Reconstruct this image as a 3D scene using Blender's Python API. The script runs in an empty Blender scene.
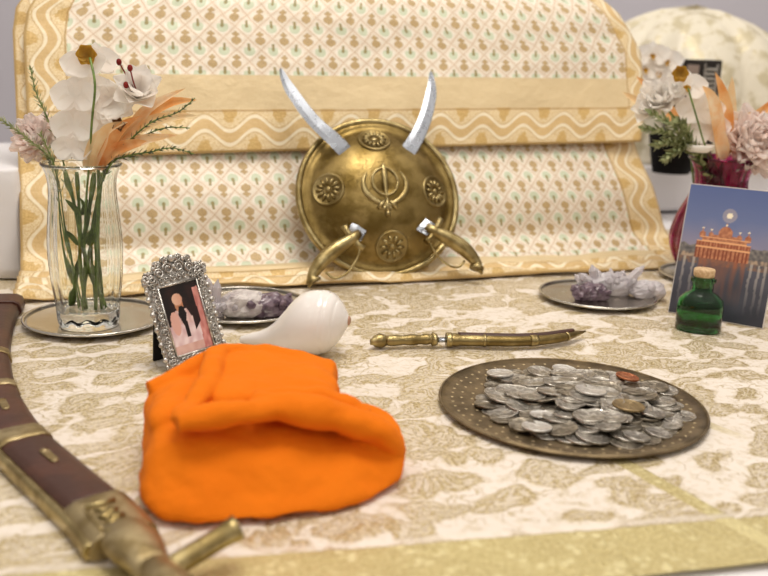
import bpy, bmesh, math, random
from mathutils import Vector, Matrix, noise, Euler
PI = math.pi
rnd = random.Random(7)
S = bpy.context.scene
COL = S.collection

# ------------------------------------------------------------------ camera numbers
CH, CF = .28, 900.0
PIT, ROL = math.radians(14.2), math.radians(1.9)
FWD = Vector((0, math.cos(PIT), -math.sin(PIT)))
_r = Vector((1, 0, 0)); _u = _r.cross(FWD)
RGT = _r * math.cos(ROL) + _u * math.sin(ROL)
UPV = RGT.cross(FWD)
def ray(x, y): return RGT * ((x - 384) / CF) - UPV * ((y - 288) / CF) + FWD
def at(x, y, z=0.0):                      # point of the ray on the level z
    d = ray(x, y); return Vector((0, 0, CH)) + d * ((z - CH) / d.z)
def atY(x, y, Y):                         # point of the ray at distance Y
    d = ray(x, y); return Vector((0, 0, CH)) + d * (Y / d.y)

# ------------------------------------------------------------------ colours and nodes
def lin(h):
    h = h.lstrip('#'); o = []
    for i in (0, 2, 4):
        c = int(h[i:i+2], 16) / 255
        o.append(c / 12.92 if c <= .04045 else ((c + .055) / 1.055) ** 2.4)
    return (o[0], o[1], o[2], 1)

class X:
    """a number flowing through math nodes"""
    T = None
    def __init__(s, v): s.v = v
    def op(s, o, *a):
        n = X.T.nodes.new('ShaderNodeMath'); n.operation = o
        for i, q in enumerate((s,) + a):
            q = q.v if isinstance(q, X) else q
            if isinstance(q, (int, float)): n.inputs[i].default_value = q
            else: X.T.links.new(q, n.inputs[i])
        return X(n.outputs[0])
    def __add__(s, o): return s.op('ADD', o)
    def __radd__(s, o): return X(o).op('ADD', s)
    def __sub__(s, o): return s.op('SUBTRACT', o)
    def __rsub__(s, o): return X(o).op('SUBTRACT', s)
    def __mul__(s, o): return s.op('MULTIPLY', o)
    def __rmul__(s, o): return s.op('MULTIPLY', o)
    def __truediv__(s, o): return s.op('DIVIDE', o)
    def abs(s): return s.op('ABSOLUTE')
    def fr(s): return s.op('FRACT')
    def sin(s): return s.op('SINE')
    def cos(s): return s.op('COSINE')
    def sqrt(s): return s.op('SQRT')
    def mn(s, o): return s.op('MINIMUM', o)
    def mx(s, o): return s.op('MAXIMUM', o)
    def atan2(s, o): return s.op('ARCTAN2', o)
    def ss(s, a, b):                      # smoothstep; a > b gives a falling one
        if a > b: return 1 - s.ss(b, a)
        n = X.T.nodes.new('ShaderNodeMapRange'); n.interpolation_type = 'SMOOTHSTEP'
        X.T.links.new(s.v, n.inputs[0])
        n.inputs[1].default_value = a; n.inputs[2].default_value = b
        return X(n.outputs[0])

def new_mat(name):
    m = bpy.data.materials.new(name); m.use_nodes = True
    X.T = m.node_tree
    return m, m.node_tree.nodes['Principled BSDF']
def put(sock, v):
    if isinstance(v, X): v = v.v
    if isinstance(v, (int, float, tuple)): sock.default_value = v
    else: X.T.links.new(v, sock)
def mixc(f, a, b):
    n = X.T.nodes.new('ShaderNodeMixRGB'); put(n.inputs[0], f); put(n.inputs[1], a); put(n.inputs[2], b)
    return n.outputs[0]
def coord(kind='Object'):
    n = X.T.nodes.new('ShaderNodeTexCoord'); return n.outputs[kind]
def sepxyz(v):
    n = X.T.nodes.new('ShaderNodeSeparateXYZ'); X.T.links.new(v, n.inputs[0]); return [X(o) for o in n.outputs]
def comb(x, y, z=0.0):
    n = X.T.nodes.new('ShaderNodeCombineXYZ')
    for i, q in enumerate((x, y, z)): put(n.inputs[i], q)
    return n.outputs[0]
def nz(vec, scale, detail=3, rough=.55, out=0):
    n = X.T.nodes.new('ShaderNodeTexNoise'); n.inputs['Scale'].default_value = scale
    n.inputs['Detail'].default_value = detail; n.inputs['Roughness'].default_value = rough
    if vec is not None: X.T.links.new(vec, n.inputs['Vector'])
    return X(n.outputs[out])
def voro(vec, scale, feat='F1', out='Distance', rnd_=1.0):
    n = X.T.nodes.new('ShaderNodeTexVoronoi'); n.feature = feat; n.inputs['Scale'].default_value = scale
    n.inputs['Randomness'].default_value = rnd_
    if vec is not None: X.T.links.new(vec, n.inputs['Vector'])
    return X(n.outputs[out])
def bump(h, dist=.001, strength=1.0):
    n = X.T.nodes.new('ShaderNodeBump'); n.inputs['Distance'].default_value = dist
    n.inputs['Strength'].default_value = strength; put(n.inputs['Height'], h)
    return n.outputs[0]

def mat(name, col, rough=.5, metal=0.0, var=.0, vscale=20, bmp=0.0, bscale=200, alt=None, **kw):
    """plain surface with mottling (var / alt colour) and fine relief"""
    m, b = new_mat(name)
    base = lin(col) if isinstance(col, str) else col
    o = coord()
    if alt:
        put(b.inputs['Base Color'], mixc(nz(o, vscale, 5).ss(.38, .62), base, lin(alt)))
    elif var:
        d = tuple(c * (1 - var) for c in base[:3]) + (1,)
        put(b.inputs['Base Color'], mixc(nz(o, vscale, 4), d, base))
    else: b.inputs['Base Color'].default_value = base
    if metal > .3:
        put(b.inputs['Roughness'], nz(o, vscale * 2, 4) * .25 + (rough - .1))
    else: b.inputs['Roughness'].default_value = rough
    b.inputs['Metallic'].default_value = metal
    if bmp: put(b.inputs['Normal'], bump(nz(o, bscale, 4), bmp))
    for k, v in kw.items(): b.inputs[k.replace('_', ' ')].default_value = v
    return m

# ------------------------------------------------------------------ mesh helper
class MB:
    def __init__(s): s.b = bmesh.new(); s.uv = None
    def quadgrid(s, P, close_u=False, close_v=False, uv=None):
        """P[i][j] rows of points"""
        V = [[s.b.verts.new(p) for p in r] for r in P]
        n, k = len(P), len(P[0])
        if uv and not s.uv: s.uv = s.b.loops.layers.uv.new('uv')
        for i in range(n if close_u else n - 1):
            for j in range(k if close_v else k - 1):
                ids = [(i, j), ((i+1) % n, j), ((i+1) % n, (j+1) % k), (i, (j+1) % k)]
                try: f = s.b.faces.new([V[a][c] for a, c in ids])
                except ValueError: continue
                f.smooth = True
                if uv:
                    for l, (a, c) in zip(f.loops, ids): l[s.uv].uv = uv(a, c)
        return V
    def fan(s, ring, c=None):
        if c is None:
            try: s.b.faces.new(ring)
            except ValueError: pass
            return
        cv = s.b.verts.new(c)
        for i in range(len(ring)):
            f = s.b.faces.new((ring[i], ring[(i+1) % len(ring)], cv)); f.smooth = True
    def tube(s, pts, rad, seg=10, flat=1.0, up=None, cap=True):
        """pts: list of points, rad: number or list; flat squeezes the second axis"""
        pts = [Vector(p) for p in pts]; n = len(pts)
        if not isinstance(rad, (list, tuple)): rad = [rad] * n
        rows = []; nrm = Vector(up) if up else None
        for i, p in enumerate(pts):
            t = (pts[min(i+1, n-1)] - pts[max(i-1, 0)])
            t = t.normalized() if t.length > 1e-9 else Vector((0, 0, 1))
            if nrm is None:
                nrm = Vector((0, 0, 1)) if abs(t.z) < .9 else Vector((1, 0, 0))
            a = (nrm - t * nrm.dot(t))
            if a.length < 1e-6: a = t.orthogonal()
            a.normalize(); c = t.cross(a)
            if up is None: nrm = a
            r = rad[i]
            rows.append([p + a * (r * flat * math.cos(2*PI*j/seg)) + c * (r * math.sin(2*PI*j/seg)) for j in range(seg)])
        V = s.quadgrid(rows, close_v=True)
        if cap:
            s.fan(list(reversed(V[0])), None); s.fan(V[-1], None)
        return s
    def lathe(s, prof, seg=32, M=None, wob=None, sy=1.0, cap=True):
        """prof: (r, z) from bottom to top"""
        rows = []
        for r, z in prof:
            row = []
            for j in range(seg):
                a = 2*PI*j/seg; q = r * (wob(a, z) if wob else 1)
                p = Vector((q*math.cos(a), q*math.sin(a)*sy, z)); row.append(M @ p if M else p)
            rows.append(row)
        V = s.quadgrid(rows, close_v=True)
        if cap:
            if prof[0][0] > 1e-6: s.fan(list(reversed(V[0])))
            if prof[-1][0] > 1e-6: s.fan(V[-1])
        return s
    def box(s, c, d, M=None, bev=0.0):
        c = Vector(c); d = Vector(d) / 2
        r = bmesh.ops.create_cube(s.b, size=1.0)
        for v in r['verts']:
            p = Vector((v.co.x*2*d.x, v.co.y*2*d.y, v.co.z*2*d.z)) + c
            v.co = M @ p if M else p
        if bev:
            es = list({e for v in r['verts'] for e in v.link_edges})
            bmesh.ops.bevel(s.b, geom=es, offset=bev, segments=2, affect='EDGES', profile=.6)
        return s
    def prism(s, outline, y0, y1, M=None, smooth=False):
        """outline (x, z) counter-clockwise, thickness along y"""
        A = []; B = []
        for x, z in outline:
            p, q = Vector((x, y0, z)), Vector((x, y1, z))
            A.append(s.b.verts.new(M @ p if M else p)); B.append(s.b.verts.new(M @ q if M else q))
        s.b.faces.new(A); s.b.faces.new(list(reversed(B)))
        n = len(A)
        for i in range(n):
            f = s.b.faces.new((A[i], B[i], B[(i+1) % n], A[(i+1) % n])); f.smooth = smooth
        return s
    def ball(s, c, r, M=None, seg=16, sc=(1, 1, 1)):
        T = Matrix.Translation(Vector(c)) @ Matrix.Diagonal((sc[0], sc[1], sc[2], 1))
        if M: T = M @ T
        q = bmesh.ops.create_uvsphere(s.b, u_segments=seg, v_segments=max(6, seg//2+2), radius=r, matrix=T)
        for v in q['verts']:
            for f in v.link_faces: f.smooth = True
        return s
    def build(s, name, m, parent=None, fix=True):
        if fix: bmesh.ops.recalc_face_normals(s.b, faces=s.b.faces)
        me = bpy.data.meshes.new(name); s.b.to_mesh(me); s.b.free()
        o = bpy.data.objects.new(name, me); COL.objects.link(o)
        if m: me.materials.append(m)
        if parent: o.parent = parent
        return o
def tag(o, label=None, cat=None, group=None, kind=None):
    if label: o['label'] = label
    if cat: o['category'] = cat
    if group: o['group'] = group
    if kind: o['kind'] = kind
    return o
def thing(name, label, cat, loc=(0, 0, 0), rz=0.0, group=None):
    o = bpy.data.objects.new(name, None); COL.objects.link(o); o.empty_display_size = .02
    o.location = loc; o.rotation_euler = (0, 0, rz)
    return tag(o, label, cat, group)
def solid(o, t, off=0.0):
    m = o.modifiers.new('thick', 'SOLIDIFY'); m.thickness = t; m.offset = off; return o
def spline(pts, n):
    """Catmull-Rom through pts (tuples of any length)"""
    pts = [tuple(p) for p in pts]; out = []; k = len(pts)
    for i in range(n):
        t = i / (n - 1) * (k - 1); a = min(int(t), k - 2); f = t - a
        p0, p1, p2, p3 = pts[max(a-1, 0)], pts[a], pts[a+1], pts[min(a+2, k-1)]
        out.append(tuple(.5 * (2*b + (c - a_)*f + (2*a_ - 5*b + 4*c - d)*f*f + (3*b - a_ - 3*c + d)*f**3)
                         for a_, b, c, d in zip(p0, p1, p2, p3)))
    return out
def n3(x, y, z, s=1.0): return noise.noise(Vector((x*s, y*s, z*s)))

# ------------------------------------------------------------------ materials
BRASS = mat('brass', '#9c8b60', .34, 1.0, alt='#75633b', vscale=30, bmp=.0006, bscale=350)
BRASSB = mat('bright_brass', '#b5a476', .30, 1.0, alt='#8d7b50', vscale=60, bmp=.0004, bscale=300)
BRASSW = mat('worn_brass', '#b5a47f', .45, 1.0, alt='#94825c', vscale=60, bmp=.0008, bscale=260)
STEEL = mat('polished_steel', '#a9aeb7', .26, 1.0, var=.15, vscale=40)
SILVER = mat('silver', '#c9c4bb', .2, 1.0, var=.25, vscale=30, bmp=.0002, bscale=120)
SILVERF = mat('cast_silver', '#d8d5d0', .3, 1.0, alt='#a8a49e', vscale=200, bmp=.0006, bscale=500)
BLACKV = mat('black_velvet', '#0b0a0a', .9)
WOOD = mat('dark_wood', '#4f2a1b', .48, 0, alt='#3f2014', vscale=40, bmp=.0003, bscale=150)
SHELL = mat('porcelain_shell', '#efeae6', .22, 0, var=.06, vscale=15, Coat_Weight=.4)
SHELLT = mat('brown_shell_tip', '#b08a72', .4)
STEMG = mat('stem_green', '#7a9348', .5, 0, alt='#546d33', vscale=60)
LEAFG = mat('rosemary_green', '#b3b88a', .55, 0, alt='#858f62', vscale=90)
LEAFD = mat('dark_leaf_green', '#66704c', .55, 0, alt='#444f38', vscale=90)
CORK = mat('cork', '#d9bd97', .8, 0, alt='#c3a27a', vscale=300, bmp=.0004, bscale=500)
POTB = mat('black_pot', '#0a0706', .8, Specular_IOR_Level=.15)
def petal_mat(name, a, b, trans=.42):
    m, p = new_mat(name)
    o = coord()
    cc_ = mixc(nz(o, 60, 4).ss(.3, .7), lin(a), lin(b))
    put(p.inputs['Base Color'], cc_)
    p.inputs['Roughness'].default_value = .55
    # thin petals let some light through
    tr = X.T.nodes.new('ShaderNodeBsdfTranslucent'); X.T.links.new(cc_, tr.inputs[0])
    mx = X.T.nodes.new('ShaderNodeMixShader'); mx.inputs[0].default_value = trans
    X.T.links.new(p.outputs[0], mx.inputs[1]); X.T.links.new(tr.outputs[0], mx.inputs[2])
    X.T.links.new(mx.outputs[0], X.T.nodes['Material Output'].inputs[0])
    return m
P_WHITE = petal_mat('white_petal', '#fffdf9', '#fdf8f2')
P_YEL = petal_mat('yellow_petal', '#d8b24a', '#b98b2c')
P_RED = petal_mat('red_stamen', '#b02a20', '#8a1c18')
P_PEACH = petal_mat('peach_petal', '#f6c88c', '#fbe8c8')
P_CREAM = petal_mat('cream_petal', '#f7e6c0', '#f3cf9a')
P_ORNG = petal_mat('orange_petal', '#eda35c', '#f5c98f')
P_PINK = petal_mat('pink_petal', '#fff8f4', '#fff0e8', .6)
P_BLUSH = petal_mat('blush_petal', '#fff8f4', '#fff0ea', .6)
CALYX = mat('calyx_brown', '#6b4a2c', .6)

def glass(name, col, ior=1.48, rough=0.0):
    m, b = new_mat(name)
    b.inputs['Base Color'].default_value = lin(col); b.inputs['Roughness'].default_value = rough
    b.inputs['IOR'].default_value = ior; b.inputs['Transmission Weight'].default_value = 1.0
    return m
GLASS = glass('clear_glass', '#fbfdfb', 1.45)
GLASSG = glass('green_glass', '#3f9f58', 1.48)
GLASSM = glass('magenta_glass', '#ab1270', 1.4)
QUARTZ, _b = new_mat('quartz')
_o = coord()
put(_b.inputs['Base Color'], mixc(nz(_o, 90, 4), lin('#f4f0f2'), lin('#dcd3da')))
_b.inputs['Roughness'].default_value = .18; _b.inputs['Transmission Weight'].default_value = .45; _b.inputs['IOR'].default_value = 1.45
AMETH, _b = new_mat('amethyst')
_o = coord()
put(_b.inputs['Base Color'], mixc(nz(_o, 110, 4).ss(.3, .7), lin('#553f50'), lin('#98838f')))
_b.inputs['Roughness'].default_value = .2; _b.inputs['Transmission Weight'].default_value = .3
LILAC, _b = new_mat('lilac_rock')
_o = coord()
put(_b.inputs['Base Color'], mixc(nz(_o, 60, 5).ss(.35, .65), lin('#d6cfcb'), lin('#aea3a3')))
_b.inputs['Roughness'].default_value = .4; put(_b.inputs['Normal'], bump(nz(_o, 160, 5), .002))

# gold-and-mint throne cloth; uv in metres: u across, v up from the hem
def throne_cloth(name, W, bw, hem, plain, flip):
    m, b = new_mat(name)
    uvn = X.T.nodes.new('ShaderNodeUVMap'); uvn.uv_map = 'uv'
    u, v, _ = sepxyz(uvn.outputs[0])
    vec = comb(u, v)
    per = .0325
    wx = nz(vec, 25, 2) - .5
    U = u / per + wx * .25; Vv = (v if not flip else (3.0 - v)) / per
    d1 = ((U + Vv).fr() - .5).abs(); d2 = ((U - Vv).fr() - .5).abs()
    ln = d1.mx(d2)                                     # .5 on the lattice lines
    line = ln.ss(.455, .49)
    line2 = (ln - .42).abs().ss(.022, .006) * .5
    # feathered fan (mint)
    lu = U.fr() - .5; lv = (Vv + .5).fr() - .5
    rr = (lu * lu + (lv - .03) * (lv - .03)).sqrt()
    mint = rr.ss(.25, .2) * lv.ss(-.14, -.08)
    ringm = (rr - .27).abs().ss(.04, .015) * lv.ss(-.1, 0.0)
    stalk = lu.abs().ss(.075, .035) * lv.ss(-.3, -.26) * lv.ss(.06, 0.0)
    tuft = (lu * lu * 1.6 + (lv + .03) * (lv + .03) * 1.2).sqrt().ss(.11, .07)
    # palmette (gold)
    gu = (U + .5).fr() - .5; gv = Vv.fr() - .5
    h1 = (gu * gu * 1.0 + (gv - .1) * (gv - .1) * 1.6).sqrt().ss(.235, .185)
    h2 = (gu * gu * .7 + (gv + .17) * (gv + .17) * 3.0).sqrt().ss(.16, .11)
    st = gu.abs().ss(.075, .04) * gv.abs().ss(.32, .28)
    pal = h1.mx(h2).mx(st)
    thread = nz(vec, 700, 2, .7)
    gold = mixc(thread.ss(.3, .7), lin('#94702a'), lin('#c9a659'))
    c = mixc(nz(vec, 40, 3), lin('#f2e9da'), lin('#ebe0cf'))
    c = mixc(ringm * .6, c, lin('#fbf6ea'))
    c = mixc(mint * .75, c, lin('#c3d3b4'))
    c = mixc(line * .75, c, lin('#c8a57c'))
    c = mixc(line2, c, lin('#d9bd98'))
    c = mixc(pal * .8, c, gold)
    c = mixc(stalk.mx(tuft) * .85, c, mixc(thread.ss(.3, .7), lin('#6f6a2c'), lin('#a98f43')))
    # plain satin band above the hem border
    if plain:
        c = mixc(v.ss(hem + plain, hem + plain - .002), c, mixc(nz(comb(u * 4, v * 30), 20, 3), lin('#e3cfa6'), lin('#d6be90')))
    # waved border
    def border(c, db, along, bw):
        q = db / bw
        th = along * (2 * PI / .066)
        s = th.sin()
        x = q - .5 - s * .17
        tex = nz(vec, 420, 3, .7)
        f = nz(vec, 150, 2)
        body = mixc(tex.ss(.35, .65), lin('#d9bc85'), lin('#f0deb8'))
        blob = (x * s * -1 + (f - .5) * .35).ss(.3, .36)
        body = mixc(blob * .8, body, mixc(tex.ss(.3, .7), lin('#bb9243'), lin('#dab76c')))
        body = mixc(x.abs().ss(.13, .11), body, mixc(tex.ss(.2, .8), lin('#d0ae70'), lin('#dfc290')))
        body = mixc((x.abs() - .155).abs().ss(.05, .03), body, lin('#f3e6c8'))
        body = mixc((x.abs() - .225).abs().ss(.016, .006) * .6, body, lin('#b89258'))
        edge = (q - .96).abs().ss(.03, .015)
        body = mixc(edge * .7, body, lin('#a98248'))
        return mixc(q.ss(1.0, .985), c, body)
    side = u.mn(W - u)
    c = border(c, side, v, bw)
    if hem: c = border(c, v, u, hem)
    c = mixc(v.mn(side).ss(.004, .002), c, lin('#c9a86e'))
    put(b.inputs['Base Color'], c)
    b.inputs['Roughness'].default_value = .42
    b.inputs['Sheen Weight'].default_value = .25
    b.inputs['Metallic'].default_value = .08
    put(b.inputs['Normal'], bump(thread * .4 + nz(vec, 26, 3) * 3.0, .0011))
    return m

# ------------------------------------------------------------------ the setting
def struct(name, mb, m): return tag(mb.build(name, m), kind='structure')
WALL = mat('lavender_plaster', '#dddbe6', .9, 0, var=.04, vscale=3)
CARPET = mat('grey_carpet', '#8f8a86', .95, 0, var=.2, vscale=60, bmp=.002, bscale=300)
struct('floor', MB().box((0, 1.2, -.53), (6, 5.6, .06)), CARPET)
struct('wall_back', MB().box((0, 3.55, 1.0), (6, .1, 3.0)), WALL)

SHEET, _b = new_mat('white_sheet_cotton')
_o = coord()
_b.inputs['Base Color'].default_value = lin('#e9e7ea'); _b.inputs['Roughness'].default_value = .85
put(_b.inputs['Normal'], bump(nz(_o, 900, 2) * .2 + nz(_o, 7, 3) * 4, .002))

# low platform under everything, with its sheet hanging to the floor
plat = thing('low_platform', 'low platform under a white cotton sheet carrying the whole display', 'platform', (0, 1.25, -.5))
mb = MB()
mb.box((0, 0, .232), (2.3, 2.2, .464)); mb.build('deck', mat('plain_board', '#a58a68', .7, 0, var=.2), plat)
mb = MB()
nx, ny = 90, 90; P = []
hx, hy = 1.16, 1.11
for i in range(nx):
    row = []
    for j in range(ny):
        a = (i/(nx-1)*2 - 1) * 1.42; c = (j/(ny-1)*2 - 1) * 1.42
        x = max(-hx, min(hx, a * hx)); y = max(-hy, min(hy, c * hy))
        ov = max(abs(a * hx) - hx, abs(c * hy) - hy, 0)
        z = .494 - min(ov, .485)
        w = .02 * math.sin((x + y) * 22) * min(ov * 4, 1)
        if abs(a*hx) > hx: x += math.copysign(.012 + w * .5 + .01, x)
        if abs(c*hy) > hy: y += math.copysign(.012 + w * .5 + .01, y)
        row.append((x, y, z))
    P.append(row)
mb.quadgrid(P); solid(mb.build('white_sheet', SHEET, plat), .004, -1)

# ------------------------------------------------------------------ brocade table cloth
AX = Vector((.9785, .206, 0)).normalized()            # along the gold border
AN = Vector((-AX.y, AX.x, 0))                          # away from the camera
B0 = Vector((.200, .472, 0))                           # on the outer edge of the border
BROC, _b = new_mat('cream_gold_brocade')
uvn = X.T.nodes.new('ShaderNodeUVMap'); uvn.uv_map = 'uv'
u, v, _ = sepxyz(uvn.outputs[0]); vec = comb(u, v)
wn = X.T.nodes.new('ShaderNodeTexNoise'); wn.inputs['Scale'].default_value = 22; wn.inputs['Detail'].default_value = 1
X.T.links.new(vec, wn.inputs['Vector'])
w1, w2, _ = sepxyz(wn.outputs['Color'])
ca, sa = math.cos(.25), math.sin(.25)
w3 = nz(vec, 70, 2) - .5
uu = u + (w1 - .5) * .05 + w3 * .010; vv = v + (w2 - .5) * .05 + w3 * .012
v2 = comb((uu * ca + vv * sa) * .75, (vv * ca - uu * sa) * 1.25)
d = voro(v2, 33, rnd_=.9)
fine = nz(vec, 380, 3, .65)
patch = nz(vec, 60, 4, .6)
oval = (d + (patch - .5) * .35).ss(.66, .50)                 # leaf-shaped gold areas
rim = (d + (patch - .5) * .2 - .5).abs().ss(.07, .02)
scroll = (nz(v2, 70, 2, .5) * 8.0).fr()
vein = (scroll - .5).abs().ss(.30, .12)
twig = ((nz(vec, 38, 2, .5) * 7.0).fr() - .5).abs().ss(.10, .03) * nz(vec, 20, 1).ss(.42, .55)
goldm = (oval * (vein * .6 + .42) + rim * .35 + twig * (1 - oval) * .6 + (1 - oval) * nz(vec, 150, 3).ss(.5, .62) * .28) * (fine * 1.3 + .3)
goldm = goldm.mn(1.0)
c = mixc(nz(vec, 12, 3), lin('#ebe2d8'), lin('#ddd2c4'))
c = mixc(goldm, c, mixc(fine.ss(.35, .65), lin('#a38a58'), lin('#dccda4')))
# gold border and the gold ribbons woven across the corner
bandm = v.ss(.052, .0505)
ribA = (u - .038 + (v - .05) * .32).abs().ss(.0075, .0065)
ribB = (u - .122 + (v - .18) * .45).abs().ss(.0065, .0055) * v.ss(.16, .2) * v.ss(.32, .26)
zig = voro(vec, 130).ss(.55, .2)
bandc = mixc(fine.ss(.3, .7), lin('#bdab70'), lin('#ddd09c'))
bandc = mixc(zig * nz(vec, 40, 2).ss(.45, .6) * .8, bandc, lin('#efe5b4'))
gold_b = bandm.mx(ribA * v.ss(.3, .1)).mx(ribB * .6)
c = mixc(gold_b, c, bandc)
c = mixc(ribA * bandm * .5, c, lin('#efe4ad'))
c = mixc((v - .056).abs().ss(.004, .002) * .6, c, lin('#e9dfd2'))
put(_b.inputs['Base Color'], c)
gm = goldm.mx(gold_b)
put(_b.inputs['Metallic'], gm * .45)
put(_b.inputs['Roughness'], .62 - gm * .22)
put(_b.inputs['Normal'], bump(goldm * .5 + fine * .35 + gold_b * fine * 1.2, .0009))
mb = MB(); P = []; UV = []
nu, nv = 220, 150
u0, u1, vtop = -1.05, 1.0, 1.05
for i in range(nu):
    a = u0 + (u1 - u0) * i / (nu - 1); row = []; ur = []
    for j in range(nv):
        q = vtop * (j / (nv - 1)) ** 1.25
        p = B0 + AX * a + AN * q
        z = .0006 + .0011 * (1 + n3(p.x, p.y, 0, 9)) * .5 + .0006 * (1 + n3(p.x, p.y, 3, 30))
        if q < .03: z += .0022 * max(0, n3(a, 0, 0, 8)) * (1 - q / .03)
        p.z = z - .0035; p += AN * (.006 * n3(a, 5, 0, 4) * max(0, 1 - q / .1))
        row.append(p); ur.append((a, q))
    P.append(row); UV.append(ur)
mb.quadgrid(P, uv=lambda i, j: UV[i][j])
bc = mb.build('brocade_cloth', BROC)
solid(bc, .0008, -1)
tag(bc, 'cream and gold brocade cloth spread flat under all the offerings', 'tablecloth')
TZ = -.0008                                            # height of the cloth surface, roughly

# ------------------------------------------------------------------ throne: white bench + two embroidered cloths
TA = Vector((-.322, 1.104, 0)); TE = Vector((.944, .329, 0)).normalized(); TN = Vector((-TE.y, TE.x, 0))
def T(s, d, z): return TA + TE * s + TN * d + Vector((0, 0, z))
TROT = math.atan2(TE.y, TE.x)
bench = thing('draped_bench', 'long bench draped in plain white cotton behind the gold embroidered drapes', 'bench', T(.35, .45, 0), TROT)
def wavy_box(x0, x1, y0, y1, zt, zb=.002, amp=.006):
    mb = MB(); pts = []
    n = 70; per = []
    for k in range(n):                                  # perimeter
        t = k / n * 4; s = int(t); f = t - s
        p = [(x0 + (x1-x0)*f, y0), (x1, y0 + (y1-y0)*f), (x1 - (x1-x0)*f, y1), (x0, y1 - (y1-y0)*f)][s]
        per.append(p)
    cx, cy = (x0+x1)/2, (y0+y1)/2
    rows = []
    for zf in (0, .1, .3, .5, .7, .85, .93, .98, 1.0):
        r = []
        for k, (x, y) in enumerate(per):
            g = amp * math.sin(k * 1.9) * (1 - zf) + amp * n3(x*9, y*9, zf, 1)
            sh = 1 - (.012 if zf > .9 else 0) * (zf - .9) * 10
            l = math.hypot(x - cx, y - cy)
            r.append(((x-cx)*sh*(1 + g/l) + cx, (y-cy)*sh*(1 + g/l) + cy, zb + (zt - zb) * zf))
        rows.append(r)
    V = mb.quadgrid(rows, close_v=True); mb.fan(list(reversed(V[0]))); mb.fan(V[-1])
    return mb
wavy_box(-.95, 1.3, -.07, .42, .090).build('bench_cover', SHEET, bench)
bol = tag(wavy_box(-.40, .33, -.30, -.12, .33, amp=.002).build('bolster', SHEET), 'white bolster standing inside the gold drapes', 'bolster')
bol.location = bench.location; bol.rotation_euler = bench.rotation_euler
wavy_box(-.80, -.475, -.42, -.085, .136, amp=.006).build('side_cover', SHEET, bench)

# profile (d, z) of the lower cloth, front hem to over the top and down the back
LOWP = [(-.086, .004), (-.060, .009), (-.036, .014), (-.014, .019), (-.004, .028), (.004, .037), (.006, .05), (.006, .075), (.013, .105), (.028, .137), (.040, .17), (.050, .21), (.060, .26), (.070, .31),
        (.082, .355), (.12, .395), (.18, .40), (.235, .375), (.255, .30), (.26, .20)]
UPP = [(.026, .158), (.029, .18), (.034, .21), (.044, .26), (.054, .312), (.068, .366), (.112, .412), (.18, .418), (.24, .392), (.268, .33), (.274, .23)]
def arclen(pr):
    L = [0]
    for a, b in zip(pr, pr[1:]): L.append(L[-1] + math.dist(a, b))
    return L
def drape(name, prof, m, sl, sr, W, N, M_, seed, wr, ruff):
    pr = [(d + .2 * z, z) for d, z in spline(prof, 400)]; L = arclen(pr); tot = L[-1]
    mb = MB(); P = []; UV = []
    k = 0; rows = []
    for j in range(M_):
        t = tot * j / (M_ - 1)
        while k < len(L) - 2 and L[k+1] < t: k += 1
        f = (t - L[k]) / max(1e-9, L[k+1] - L[k])
        rows.append((pr[k][0] + (pr[k+1][0]-pr[k][0])*f, pr[k][1] + (pr[k+1][1]-pr[k][1])*f, t))
    for i in range(N):
        a = i / (N - 1); r = []; ur = []
        for j, (d, z, t) in enumerate(rows):
            s0, s1 = sl(d, z), sr(d, z)
            s = s0 + (s1 - s0) * a
            g = wr * n3(s * 5 + seed, z * 9, seed, 1) + wr * .5 * n3(s * 14, z * 26 + seed, seed, 1)
            zz = z; dd = d
            if ruff and z < .03:                        # folds of the hem lying on the table
                k2 = min(1, (.03 - z) / .02)
                fold = math.sin(d * 330 + 5 * n3(s * 6, d * 10, 2, 1) + s * 3)
                zz = max(.002, z + k2 * (.0045 * fold + .0035 * n3(s * 9, 1, d * 30, 1)))
                dd = d + k2 * .012 * n3(s * 3.2, 7, 0, 1) + k2 * .006 * n3(s * 11, 9, 0, 1)
                zz += .001
            elif not ruff: zz += .003 * n3(s * 4.5, seed, 0, 1) * max(0, 1 - (t / .08)) + .022 * (a - .45) * max(0, 1 - t / .3)
            r.append(T(s, dd - g, zz)); ur.append((a * W, t))
        P.append(r); UV.append(ur)
    mb.quadgrid(P, uv=lambda i, j: UV[i][j])
    o = mb.build(name, m); solid(o, .0016, 0)
    return o
def curve_at(tab, z):
    for (z0, a), (z1, b) in zip(tab, tab[1:]):
        if z <= z1: return a + (b - a) * max(0, (z - z0) / (z1 - z0))
    return tab[-1][1]
LS = [(0, -.135), (.02, -.127), (.1, -.125), (.3, -.125), (.33, -.120), (.40, -.07)]
RS = [(0, .815), (.02, .81), (.05, .80), (.16, .775), (.3, .765), (.40, .72)]
LU = [(0, -.112), (.16, -.112), (.3, -.112), (.33, -.106), (.418, -.05)]
RU = [(0, .775), (.16, .775), (.22, .79), (.3, .795), (.36, .765), (.418, .71)]
low = drape('embroidered_drape', LOWP, throne_cloth('lower_throne_cloth', .95, .062, .040, .020, False),
            lambda d, z: curve_at(LS, z), lambda d, z: curve_at(RS, z), .95, 150, 170, 1.3, .004, True)
tag(low, 'gold and mint embroidered drape behind the round shield, its hem lying rumpled on the table', 'drape')
upp = drape('embroidered_drape', UPP, throne_cloth('upper_throne_cloth', .90, .050, .058, .048, True),
            lambda d, z: curve_at(LU, z), lambda d, z: curve_at(RU, z), .88, 150, 120, 4.1, .0035, False)
tag(upp, 'upper gold embroidered drape with a waved hem hanging above the shield', 'drape')


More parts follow.
